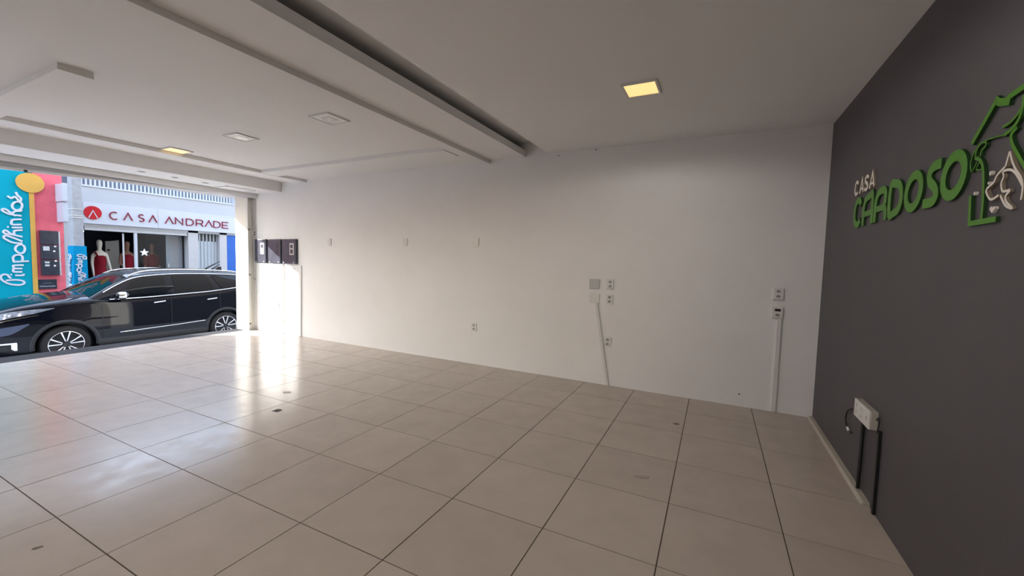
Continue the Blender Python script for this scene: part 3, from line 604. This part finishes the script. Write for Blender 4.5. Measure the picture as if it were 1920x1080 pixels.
# ------------------------------------------------------------------ teal and pink shop front
TEAL = mat('teal_sign_paint', (0.0, 0.30, 0.39), 0.6, spec=0.12, var=0.05, vscale=2)
PINK = mat('coral_pink_wall', (0.74, 0.13, 0.165), 0.8, var=0.12, vscale=5, bump=0.25, bscale=40)
ORNG = mat('mustard_paint', (0.62, 0.34, 0.06), 0.6, var=0.05)
tb = thing('pink_building', 'coral pink shop front left of the white shop', 'building', (FX-0.2, -3.0, -0.54))
MB().box(FX, FX-3.0, -0.865, -0.362, -0.54, 3.9).build('pink_wall', PINK, tb)
MB().box(FX-0.05, FX-2.0, -4.1, -0.362, 3.9, 5.3).build('upper_storey', mat('pale_upper_storey', (0.5, 0.48, 0.46), 0.8), tb)
MB().box(FX-0.02, FX-3.0, -8.20, -0.865, -0.54, 3.9).build('side_wall', PINK, tb)
ts = thing('teal_sign', 'tall teal panel sign with white script running upward', 'sign', (FX, -2.0, 0.0))
MB().box(FX-0.018, FX+0.03, -3.2, -0.945, 0.05, 3.85).build('panel', TEAL, ts, bevel=0.003)
PIMP = [
('P', [[-1.374,.624],[-1.214,.635],[-1.102,.601],[-1.089,.545],[-1.167,.509],[-1.318,.537],[-1.423,.625],[-1.45,.702],[-1.419,.762],[-1.35,.761],[-1.313,.691],[-1.292,.698]]),
('i', [[-1.226,.743],[-1.108,.742],[-1.087,.78]]), ('.', [[-1.30,.763],[-1.278,.763]]),
('m', [[-1.111,.827],[-1.238,.829],[-1.252,.867],[-1.236,.906],[-1.108,.906]]), ('m', [[-1.236,.906],[-1.249,.952],[-1.233,.983],[-1.085,.991]]),
('p', [[-1.251,1.067],[-0.999,1.089]]), ('p', [[-1.236,1.067],[-1.248,1.16],[-1.216,1.222],[-1.144,1.239],[-1.099,1.194],[-1.102,1.10]]),
('o', [[-1.122,1.279],[-1.177,1.308],[-1.206,1.376],[-1.178,1.454],[-1.116,1.488],[-1.065,1.452],[-1.052,1.382],[-1.075,1.303]]),
('l', [[-1.089,1.52],[-1.236,1.528],[-1.343,1.598],[-1.376,1.641],[-1.35,1.688],[-1.232,1.643],[-1.088,1.567]]),
('h', [[-1.084,1.676],[-1.23,1.712],[-1.348,1.734],[-1.376,1.777],[-1.336,1.81],[-1.25,1.726],[-1.084,1.676]]), ('h', [[-1.21,1.706],[-1.213,1.789],[-1.176,1.823],[-1.079,1.839]]),
('i', [[-1.244,1.886],[-1.077,1.901]]), ('.', [[-1.315,1.896],[-1.293,1.897]]),
('n', [[-1.09,1.972],[-1.232,1.959],[-1.245,2.018],[-1.219,2.074],[-1.086,2.096]]),
('h', [[-1.084,2.18],[-1.264,2.198],[-1.37,2.261],[-1.373,2.305],[-1.32,2.305],[-1.234,2.209],[-1.175,2.17]]), ('h', [[-1.205,2.174],[-1.224,2.226],[-1.182,2.276],[-1.101,2.294],[-1.079,2.327]]),
('o', [[-1.146,2.311],[-1.205,2.334],[-1.223,2.408],[-1.191,2.48],[-1.134,2.511],[-1.079,2.488],[-1.066,2.421],[-1.089,2.349]]),
('s', [[-1.29,2.624],[-1.232,2.58],[-1.171,2.62],[-1.104,2.523],[-1.081,2.595],[-1.13,2.657],[-1.157,2.736]])]
SCR = mat('white_script', (0.62, 0.62, 0.66), 0.4)
def script_letters(parent, fn, w, upto=99, mt=SCR):
    mbs = []; last = None
    for n_, (ch, pts) in enumerate(PIMP[:upto]):
        P = [(p[0], p[1]) for p in smooth_curve([(a, b, 0) for a, b in pts], 4, ch == 'o')]
        if ch == '.' or (ch == last and ch in 'mph'): mb = mbs[-1]
        else: mb = MB(); mbs.append(mb)
        last = ch
        o_, e1, e2, nn = fn
        mb.ribbon(P, w, 0.010 + 0.0012 * n_, o_, e1, e2, nn, closed=(ch == 'o'), ramp=0.0 if ch == 'o' else 0.008)
    for mb in mbs: mb.build('letter', mt, parent)
script_letters(ts, (Vector((FX+0.03, 0, 0)), Vector((0,1,0)), Vector((0,0,1)), Vector((1,0,0))), 0.038)
lp = thing('lollipop_sign', 'mustard yellow lollipop-shaped sign on the edge of the teal panel', 'sign', (FX+0.03, -0.9, -0.54))
MB().disc((FX+0.03, -0.918, 2.995), 0.235, EY, EZ, (0.035, 0, 0), 40).build('disc', ORNG, lp)
MB().box(FX, FX+0.045, -0.945, -0.862, -0.54, 2.80).build('stick', ORNG, lp)
MB().box(FX+0.03, FX+0.06, -0.955, -0.885, 3.228, 3.26).build('bracket', HOLE, lp)
mtb = [(1.502, 1.862), (1.135, 1.498), (0.735, 1.131)]
MBX = mat('meter_case_dark', (0.035, 0.038, 0.05), 0.3, var=0.4, vscale=14)
for i, (z0, z1) in enumerate(mtb):
    t = thing('electric_meter', ('dark electric meter, top of three on the pink wall', 'dark electric meter with a pale label, middle of three on the pink wall', 'dark electric meter with two pale dials, bottom of three on the pink wall')[i], 'meter', (FX+0.05, -0.64, z0), 'meters on the pink wall')
    MB().box(FX, FX+0.10, -0.798, -0.485, z0+0.008, z1-0.006).build('case', MBX, t, bevel=0.008)
    if i == 1: MB().box(FX+0.10, FX+0.105, -0.765, -0.655, z1-0.14, z1-0.035).build('label', PLASTG, t)
    if i == 2:
        for zz in (z1-0.06, z1-0.135): MB().box(FX+0.10, FX+0.105, -0.745, -0.665, zz-0.03, zz+0.015).build('dial', PLASTG, t)
    if i > 0:
        for (yy, zz) in ((-0.555, z1-0.03), (-0.575, z1-0.15)): MB().disc((FX+0.10, yy, zz), 0.022, EY, EZ, (0.006, 0, 0), 10).build('seal', PLAST, t)
    MB().box(FX+0.02, FX+0.08, -0.485, -0.455, z0, z1-0.01).build('side_rail', PLASTG, t)
t = thing('wall_plaque', 'dark rectangular plaque below the meters on the pink wall', 'plaque', (FX, -0.69, 0.39))
MB().box(FX, FX+0.03, -0.858, -0.53, 0.392, 0.634).build('plate', MBX, t, bevel=0.004)
MB().box(FX+0.03, FX+0.033, -0.835, -0.56, 0.455, 0.467).build('pale_line', PLASTG, t)
MB().box(FX+0.03, FX+0.033, -0.78, -0.62, 0.53, 0.542).build('pale_line', mat('dim_print', (0.16, 0.16, 0.18), 0.5), t)
for (z0, z1, y0, x1, lb) in ((2.60, 3.04, -0.49, 0.42, 'upper white light box hung beside the concrete pole'), (2.09, 2.585, -0.475, 0.38, 'lower white light box hung beside the concrete pole')):
    t = thing('light_box_sign', lb, 'sign', (FX+0.2, -0.43, z0))
    MB().box(FX, FX+x1, y0, -0.375, z0, z1).build('case', mat('lilac_white', (0.5, 0.47, 0.53), 0.5), t, bevel=0.006)
    MB().box(FX+x1, FX+x1+0.006, y0+0.01, -0.385, z0+0.02, z1-0.02).build('face', SIGNW, t)
# concrete pole with a teal sleeve sign
CONC = mat('pale_concrete', (0.36, 0.37, 0.39), 0.85, var=0.15, vscale=10, bump=0.2)
pc = (-14.60, -0.545)
mb = MB()
def frust(mb, cx, cy, hx0, hy0, hx1, hy1, z0, z1):
    a = [(cx-hx0,cy-hy0,z0),(cx+hx0,cy-hy0,z0),(cx+hx0,cy+hy0,z0),(cx-hx0,cy+hy0,z0),(cx-hx1,cy-hy1,z1),(cx+hx1,cy-hy1,z1),(cx+hx1,cy+hy1,z1),(cx-hx1,cy+hy1,z1)]
    return mb.add(a, [(3,2,1,0),(4,5,6,7),(0,1,5,4),(1,2,6,5),(2,3,7,6),(3,0,4,7)])
po = thing('utility_pole', 'pale concrete utility pole standing on the far pavement', 'pole', (pc[0], pc[1], -0.54))
frust(MB(), pc[0], pc[1], 0.15, 0.098, 0.10, 0.075, -0.54, 7.0).build('shaft', CONC, po, bevel=0.01)
for z in (2.35, 2.20, 2.15): MB().box(pc[0]-0.14, pc[0]+0.14, pc[1]-0.098, pc[1]+0.098, z, z+0.012).build('band', GALV, po)
sl = thing('pole_sleeve_sign', 'bright blue sleeve sign with white script wrapped around the pole', 'sign', (pc[0], pc[1], 0.1))
CYAN = mat('bright_cyan_sign', (0.0, 0.26, 0.50), 0.6, spec=0.12, var=0.04)
frust(MB(), pc[0], pc[1]+0.005, 0.17, 0.130, 0.165, 0.112, 0.10, 1.49).build('sleeve', CYAN, sl)
# script on the street face (reads downward) and on the side face
q = 0.42
script_letters(sl, (Vector((pc[0]+0.168, pc[1] - 1.2*q - 0.0, 1.27 + 0.55*q)), Vector((0,-q,0)), Vector((0,0,-q)), Vector((1,0,0))), 0.05)
script_letters(sl, (Vector((pc[0] - 1.2*q, pc[1]-0.126, 1.27 + 0.55*q)), Vector((-q,0,0)), Vector((0,0,-q)), Vector((0,-1,0))), 0.05)
# unseen house added farther along the far side to block the sun
th = thing('sun_block_house', 'tall beige house added out of view on the left to block the sun', 'building', (FX-2, -12, -0.54))
MB().box(FX, FX-5, -16.5, -8.235, -0.54, 13.0).build('wall', mat('tall_beige', (0.55, 0.50, 0.42), 0.8, var=0.08), th)
for z in (2.2, 5.0, 8.0):
    for y in (-14.5, -12.3, -10.0):
        w = MB().box(FX, FX+0.04, y-0.5, y+0.5, z, z+1.3).build('window', SIGNW, th); MB().box(FX+0.04, FX+0.045, y-0.42, y+0.42, z+0.08, z+1.22).build('pane', METERB, w)

# ------------------------------------------------------------------ the parked car (front towards -y)
CX, CY0, CZ = -12.43, -1.637, -0.70
def cw(u, v, w): return (CX + v, CY0 + u, CZ + w)
def pch(xs, ys):
    xs = np.array(xs, float); ys = np.array(ys, float); h = np.diff(xs); d = np.diff(ys)/h; m_ = np.zeros(len(xs))
    m_[0], m_[-1] = d[0], d[-1]
    for i in range(1, len(xs)-1):
        if d[i-1]*d[i] > 0: w1, w2 = 2*h[i]+h[i-1], h[i]+2*h[i-1]; m_[i] = (w1+w2)/(w1/d[i-1]+w2/d[i])
    def f(x):
        x = min(max(x, xs[0]), xs[-1]); i = min(max(int(np.searchsorted(xs, x))-1, 0), len(h)-1); t = (x-xs[i])/h[i]
        return float((2*t**3-3*t*t+1)*ys[i]+(t**3-2*t*t+t)*h[i]*m_[i]+(-2*t**3+3*t*t)*ys[i+1]+(t**3-t*t)*h[i]*m_[i+1])
    return f
US = [-.93, -.90, -.82, -.65, -.4, 0, .35, .9, 1.8, 2.4, 2.9, 3.3, 3.6, 3.74, 3.80]
f_hm = pch(US, [.58, .70, .80, .87, .905, .925, .93, .93, .93, .93, .925, .905, .87, .82, .74])
f_zs = pch(US, [.78, .90, .97, 1.03, 1.085, 1.13, 1.15, 1.125, 1.16, 1.195, 1.245, 1.28, 1.29, 1.25, 1.10])
f_zt = pch(US, [.80, .93, 1.02, 1.10, 1.165, 1.235, 1.26, 1.23, 1.22, 1.22, 1.25, 1.29, 1.30, 1.26, 1.12])
f_zb = pch(US, [.38, .30, .25, .22, .20, .20, .20, .20, .20, .20, .21, .25, .30, .36, .45])
AX = (0.0, 2.74); WR = 0.345
def zbot(u):
    z = f_zb(u)
    for a in AX:
        d = abs(u-a)
        if d < 0.405: z = max(z, WR + math.sqrt(0.405**2-d*d))
    return z
def section(u):
    hm, zs, zt, za = f_hm(u), f_zs(u), f_zt(u), zbot(u); hs = hm-0.075
    z3 = max(.60, za+.035)
    z4 = max(.84, z3+.04)
    p = [(0.0, za), (hm*.55, za), (hm-.08, za), (hm-.014, za+.012), (hm-.004, (za+z3)/2+.006), (hm, z3), (hm-.006, z4), (hm-.022, max(zs-.10, z4+.03)), (hm-.035, zs-.045), (hs, zs),
         (hs*.86, zs+(zt-zs)*.42), (hs*.6, zs+(zt-zs)*.75), (hs*.3, zs+(zt-zs)*.95), (0.0, zt)]
    q = smooth_curve([(a, b, 0) for a, b in p], 3)
    return [(a.x, a.y) for a in q]
def side_v(u, w):
    s_ = section(u); best = f_hm(u)
    for a, b in zip(s_, s_[1:]):
        if a[0] > 0.45 and min(a[1], b[1]) <= w <= max(a[1], b[1]) and abs(b[1]-a[1]) > 1e-6:
            best = a[0] + (b[0]-a[0])*(w-a[1])/(b[1]-a[1])
    return best
car = thing('car', 'glossy black SUV parked at the kerb outside the open shopfront', 'car', cw(1.4, 0, 0))
PAINT = mat('black_car_paint', (0.004, 0.005, 0.009), 0.04, spec=0.32)
CGLASS = mat('tinted_car_glass', (0.004, 0.005, 0.006), 0.02, spec=0.25)
CHROME = mat('satin_chrome', (0.82, 0.80, 0.77), 0.16, metal=1.0)
TRIM = mat('black_rubber_trim', (0.02, 0.02, 0.022), 0.55)
TYRE = mat('tyre_rubber', (0.018, 0.018, 0.02), 0.7)
ust = sorted(set([round(x, 4) for x in np.linspace(-.93, 3.80, 150)] + [round(a+s_*0.405*math.cos(t), 4) for a in AX for s_ in (1, -1) for t in np.linspace(0.02, 1.5, 14)]))
rows = []
for u in ust:
    h = section(u); rows.append([cw(u, a, b) for a, b in h] + [cw(u, -a, b) for a, b in h[::-1][1:-1]])
mb = MB().grid(rows, closed=True); n = len(rows[0])
mb.f.append(tuple(range(n-1, -1, -1))); mb.f.append(tuple(range((len(rows)-1)*n, len(rows)*n)))
mb.build('body', PAINT, car, smooth=True)
# greenhouse
GU = [.30, .45, .65, .85, 1.05, 1.4, 2.0, 2.7, 3.2, 3.5, 3.68]
g_hb = pch(GU, [.86, .875, .885, .89, .893, .895, .895, .89, .875, .85, .82])
g_wb = lambda u: f_zs(u) - 0.02
g_hr = pch(GU, [.835, .80, .75, .705, .675, .655, .65, .645, .63, .62, .66])
g_wr = pch(GU, [1.145, 1.24, 1.365, 1.47, 1.555, 1.625, 1.645, 1.62, 1.575, 1.50, 1.315])
g_wc = pch(GU, [1.215, 1.315, 1.455, 1.58, 1.675, 1.72, 1.735, 1.715, 1.675, 1.60, 1.34])
def gpt(u, t, off=0.0):
    a = Vector((g_hb(u), g_wb(u))); b = Vector((g_hr(u), g_wr(u))); d = b-a; nrm = Vector((d.y, -d.x)); nrm = nrm.normalized() if nrm.length > 1e-6 else Vector((1, 0))
    bul = 0.02*math.sin(math.pi*min(max(t, 0), 1)) * min(1, d.length/0.4)
    p = a + d*t + nrm*(off+bul); return p
def rpt(u, s_, off=0.0):    # s_ from 0 (roof edge) to 1 (centre)
    hr, wr, wc = g_hr(u), g_wr(u), g_wc(u); v = hr*(1-s_); return Vector((v, wr + (wc-wr)*math.sin(s_*math.pi/2)**0.9 + off))
rows = []
for u in np.linspace(.30, 3.68, 70):
    h = [gpt(u, t) for t in (0, .2, .4, .6, .8, .95)] + [rpt(u, s_) for s_ in (.03, .1, .2, .35, .5, .65, .8, 1)]
    rows.append([cw(u, p.x, p.y) for p in h] + [cw(u, -p.x, p.y) for p in h[::-1][1:]])
mb = MB().grid(rows); mb.build('roof_shell', PAINT, car, smooth=True)
rows = [[cw(u, sx*rpt(u, s_).x, rpt(u, s_).y + 0.006) for sx, s_ in [(1, k) for k in (.05, .2, .4, .6, .8, 1)] + [(-1, k) for k in (.8, .6, .4, .2, .05)]] for u in np.linspace(.36, 1.04, 10)]
MB().grid(rows).build('windscreen', CGLASS, car, smooth=True)
rows = [[cw(u, sx*rpt(u, s_).x, rpt(u, s_).y + 0.006) for sx, s_ in [(1, k) for k in (.1, .4, .7, 1)] + [(-1, k) for k in (.7, .4, .1)]] for u in np.linspace(3.46, 3.65, 5)]
MB().grid(rows).build('rear_screen', CGLASS, car, smooth=True)
rows = [[cw(u, sx*rpt(u, s_).x, rpt(u, s_).y + 0.004) for sx, s_ in [(1, k) for k in (.3, .6, 1)] + [(-1, k) for k in (.6, .3)]] for u in np.linspace(1.25, 2.5, 8)]
MB().grid(rows).build('sunroof', CGLASS, car, smooth=True)
def win(name, ua0, ua1, ub0, ub1, t0, t1, sgn):   # bottom from ua0..ua1, top from ub0..ub1
    rows = []
    for j in range(6):
        f = j/5; t = t0 + (t1-t0)*f; rows.append([cw(ua0+(ub0-ua0)*f + (ua1+(ub1-ua1)*f - ua0-(ub0-ua0)*f)*i/9, sgn*gpt(ua0+(ub0-ua0)*f + (ua1+(ub1-ua1)*f - ua0-(ub0-ua0)*f)*i/9, t, 0.007).x, gpt(ua0+(ub0-ua0)*f + (ua1+(ub1-ua1)*f - ua0-(ub0-ua0)*f)*i/9, t, 0.007).y) for i in range(10)])
    MB().grid(rows).build(name, CGLASS, car, smooth=True)
for sgn in (1, -1):
    win('side_window', .72, 1.575, 1.02, 1.575, .10, .84, sgn)
    win('side_window', 1.73, 2.52, 1.73, 2.42, .10, .86, sgn)
    win('side_window', 2.67, 3.30, 2.52, 3.12, .10, .86, sgn)
    pts = [cw(u, sgn*gpt(u, t, 0.012).x, gpt(u, t, 0.012).y) for u, t in [(.55, .75), (.70, .86), (.85, .91), (1.0, .93), (1.2, .93), (1.6, .93), (2.0, .93), (2.5, .93), (3.0, .93), (3.3, .90)]]
    MB().tube(smooth_curve(pts), 0.011).build('window_trim', CHROME, car, smooth=True)
    pts = [cw(u, sgn*(gpt(u, 0.06, 0.012).x), gpt(u, 0.06, 0.0).y + dz) for u, dz in [(.62, 0), (1.2, 0), (1.8, 0), (2.4, 0.0), (2.9, .005), (3.35, .02)]]
    MB().tube(smooth_curve(pts), 0.011).build('belt_trim', CHROME, car, smooth=True)
    pts = [cw(u, sgn*(rpt(u, .10).x), rpt(u, .10).y + dz) for u, dz in [(1.02, .008), (1.15, .035), (1.4, .045), (2.0, .045), (2.7, .045), (3.1, .045), (3.35, .01)]]
    MB().tube(smooth_curve(pts), 0.016).build('roof_rail', CHROME, car, smooth=True)
    # wheel arch mouldings and sill cladding
    for a in AX:
        rows = []
        for k in range(25):
            th_ = math.pi*(-0.04 + 1.08*k/24); row = []
            for r, dv in ((.400, -.03), (.402, .012), (.452, .012), (.458, .0)):
                uu = a + r*math.cos(th_); ww = WR + r*math.sin(th_); row.append(cw(uu, sgn*(side_v(uu, max(ww, .3)) + dv), ww))
            rows.append(row)
        MB().grid(rows).build('arch_moulding', TRIM, car, smooth=True)
    rows = [[cw(u, sgn*(f_hm(u) + dv), w_) for w_, dv in ((.20, -.03), (.24, .008), (.36, .010), (.38, -.006))] for u in np.linspace(.43, 2.31, 12)]
    MB().grid(rows).build('sill_cladding', TRIM, car, smooth=True)
    pts = [cw(u, sgn*(side_v(u, w_) + .004), w_) for u, w_ in [(.75, .47), (1.2, .485), (1.8, .51), (2.28, .54)]]
    MB().tube(smooth_curve(pts), 0.011).build('door_moulding', CHROME, car, smooth=True)
    for us in (.50, 1.63, 2.62):
        pts = [cw(us + (0.10*max(0, (.7-w_))if us > 2.5 else 0), sgn*(side_v(us, w_) + .001), w_) for w_ in np.linspace(.40 if us < 2.5 else .80, f_zs(us)-.03, 12)]
        MB().tube(pts, 0.004, 6).build('door_seam', TRIM, car)
    for us in (1.42, 2.44):
        hd = MB().tube(smooth_curve([cw(us-.10, sgn*(side_v(us, 1.03)+.006), 1.015), cw(us-.07, sgn*(side_v(us, 1.03)+.032), 1.025), cw(us+.07, sgn*(side_v(us, 1.03)+.032), 1.04), cw(us+.10, sgn*(side_v(us, 1.03)+.006), 1.045)]), 0.013); hd.build('door_handle', CHROME, car, smooth=True)
    # mirrors
    mr = MB(); prof = [(-.11, .02), (-.09, .055), (-.03, .075), (.04, .075), (.085, .06), (.10, .01)]
    rows = []
    for du, r in prof: rows.append([cw(.76+du, sgn*(1.03 + 1.35*r*math.cos(k*math.pi/7)), 1.215 + r*math.sin(k*math.pi/7)) for k in range(14)])
    mg = MB().grid(rows, closed=True); mg.f += [tuple(range(13, -1, -1)), tuple(range(5*14, 6*14))]
    mi = mg.build('door_mirror', PAINT, car, smooth=True)
    MB().tube([cw(.70, sgn*.86, 1.13), cw(.74, sgn*.97, 1.17)], 0.022).build('mirror_arm', TRIM, mi, smooth=True)
    rows = [[cw(.76+du, sgn*(1.03 + 1.37*r*math.cos(t)), 1.213 + (r+.003)*math.sin(t)) for t in np.linspace(-.25*math.pi, .35*math.pi, 8)] for du, r in ((-.07, .063), (-.03, .076), (.04, .076))]
    MB().grid(rows).build('mirror_cap', CHROME, mi, smooth=True)
    # head lamp and bumper details follow the wing surface
    def patch(name, pts_top, pts_bot, mt, off=.006, nn=10):
        ft = pch([p[0] for p in pts_top], [p[1] for p in pts_top]); fb_ = pch([p[0] for p in pts_bot], [p[1] for p in pts_bot])
        rows = []
        for u in np.linspace(pts_top[0][0], pts_top[-1][0], nn):
            rows.append([cw(u, sgn*(side_v(u, fb_(u)+(ft(u)-fb_(u))*j/4)+off), fb_(u)+(ft(u)-fb_(u))*j/4) for j in range(5)])
        return MB().grid(rows).build(name, mt, car, smooth=True)
    patch('head_lamp', [(-.90, .88), (-.7, .985), (-.4, 1.02), (-.14, 1.03)], [(-.90, .80), (-.7, .885), (-.4, .945), (-.14, 1.02)], mat('headlamp_lens', (0.50, 0.56, 0.66), 0.12, metal=0.6, coat=1.0, var=0.5, vscale=14))
    patch('light_strip', [(-.90, .785), (-.7, .862), (-.34, .925)], [(-.90, .77), (-.7, .842), (-.34, .915)], CHROME, .009)
    patch('fog_lamp', [(-.90, .70), (-.7, .74), (-.45, .78)], [(-.90, .58), (-.7, .60), (-.45, .76)], mat('fog_glass', (0.05, 0.07, 0.13), 0.08, coat=1.0), .005)
    patch('bumper_strip', [(-.90, .46), (-.75, .465), (-.60, .47)], [(-.90, .435), (-.75, .44), (-.60, .44)], CHROME, .010)
    patch('bumper_vent', [(-.90, .42), (-.75, .42), (-.62, .41)], [(-.90, .34), (-.75, .33), (-.62, .34)], TRIM, .005)
    patch('bumper_strip', [(-.66, .465), (-.62, .465), (-.595, .46)], [(-.66, .36), (-.62, .33), (-.595, .33)], CHROME, .010)
    patch('tail_lamp', [(3.35, 1.12), (3.6, 1.13), (3.75, 1.05)], [(3.35, 1.04), (3.6, 1.0), (3.75, .95)], mat('tail_red', (0.35, 0.01, 0.01), 0.15, coat=1.0), .006)
# grille, plate
MB().box(CX-.52, CX+.52, CY0-.945, CY0-.90, CZ+.50, CZ+.78).build('grille', TRIM, car, bevel=.02)
for k in range(6): MB().box(CX-.48, CX+.48, CY0-.955, CY0-.94, CZ+.535+k*.04, CZ+.547+k*.04).build('grille_bar', CHROME, car)
# antenna fin and black roof bars
MB().prism([cw(2.96, .012, 1.69), cw(3.14, .012, 1.66), cw(3.125, .006, 1.765), cw(3.05, .008, 1.75)], (-.024, 0, 0)).build('antenna_fin', BLACK, car, bevel=.004)
MB().tube([cw(2.70, .13, 1.715), cw(3.02, .13, 1.90)], 0.016).build('roof_bar', BLACK, car, smooth=True)
MB().tube([cw(2.84, .13, 1.70), cw(3.02, .13, 1.82)], 0.014).build('roof_bar', BLACK, car, smooth=True)
# wheels
RIM = mat('machined_alloy', (0.72, 0.71, 0.70), 0.22, metal=1.0); RIMD = mat('dark_alloy', (0.03, 0.03, 0.033), 0.4)
def wheel(a, sgn):
    o0 = cw(a, sgn*.905, WR); w = bpy.data.objects.new('wheel', None); COL.objects.link(w); w.parent = car
    w.location = Vector(o0) - ORG['car']; ORG[w.name] = Vector(o0); n = 36
    ring = lambda r, d: [cw(a + r*math.cos(k*2*math.pi/n), sgn*(.905+d), WR + r*math.sin(k*2*math.pi/n)) for k in range(n)]
    MB().grid([ring(.235, -.20), ring(.325, -.20), ring(.345, -.17), ring(.345, -.03), ring(.325, -.002), ring(.275, .004), ring(.245, -.004), ring(.238, -.03)], closed=True).build('tyre', TYRE, w, smooth=True)
    MB().grid([ring(.246, -.005), ring(.244, .002), ring(.234, .001), ring(.226, -.03), ring(.05, -.045), ring(.001, -.045)], closed=True).build('rim', RIMD, w, smooth=True)
    MB().grid([ring(.246, -.003), ring(.243, .004), ring(.233, .003)], closed=True).build('rim_lip', RIM, w, smooth=True)
    for k in range(5):
        for dl in (-.20, .20):
            th_ = k*2*math.pi/5 + .35; mb = MB()
            e = Vector((math.cos(th_+dl*1.25), math.sin(th_+dl*1.25))); b = Vector((math.cos(th_+dl*.9), math.sin(th_+dl*.9)))
            p0 = b*.055; p1 = e*.236; tn = Vector((-e.y, e.x))
            q = [p0+tn*.007, p0-tn*.007, p1-tn*.012, p1+tn*.012]
            mb.prism([cw(a+p.x, sgn*(.905-.028 + (.022 if i > 1 else .008)), WR+p.y) for i, p in enumerate(q)], (sgn*.008, 0, 0)).build('spoke', RIM, w)
    MB().disc(cw(a, sgn*.885, WR), .042, (0, 1, 0), (0, 0, 1), (sgn*.018, 0, 0), 16).build('hub_cap', RIMD, w)
for a in AX:
    for sgn in (1, -1): wheel(a, sgn)
# dark wheel wells and underside
MB().box(CX-.70, CX+.66, CY0-.42, CY0+.42, CZ+.25, CZ+.72).build('wheel_well', BLACK, car)
MB().box(CX-.70, CX+.66, CY0+2.32, CY0+3.16, CZ+.25, CZ+.72).build('wheel_well', BLACK, car)
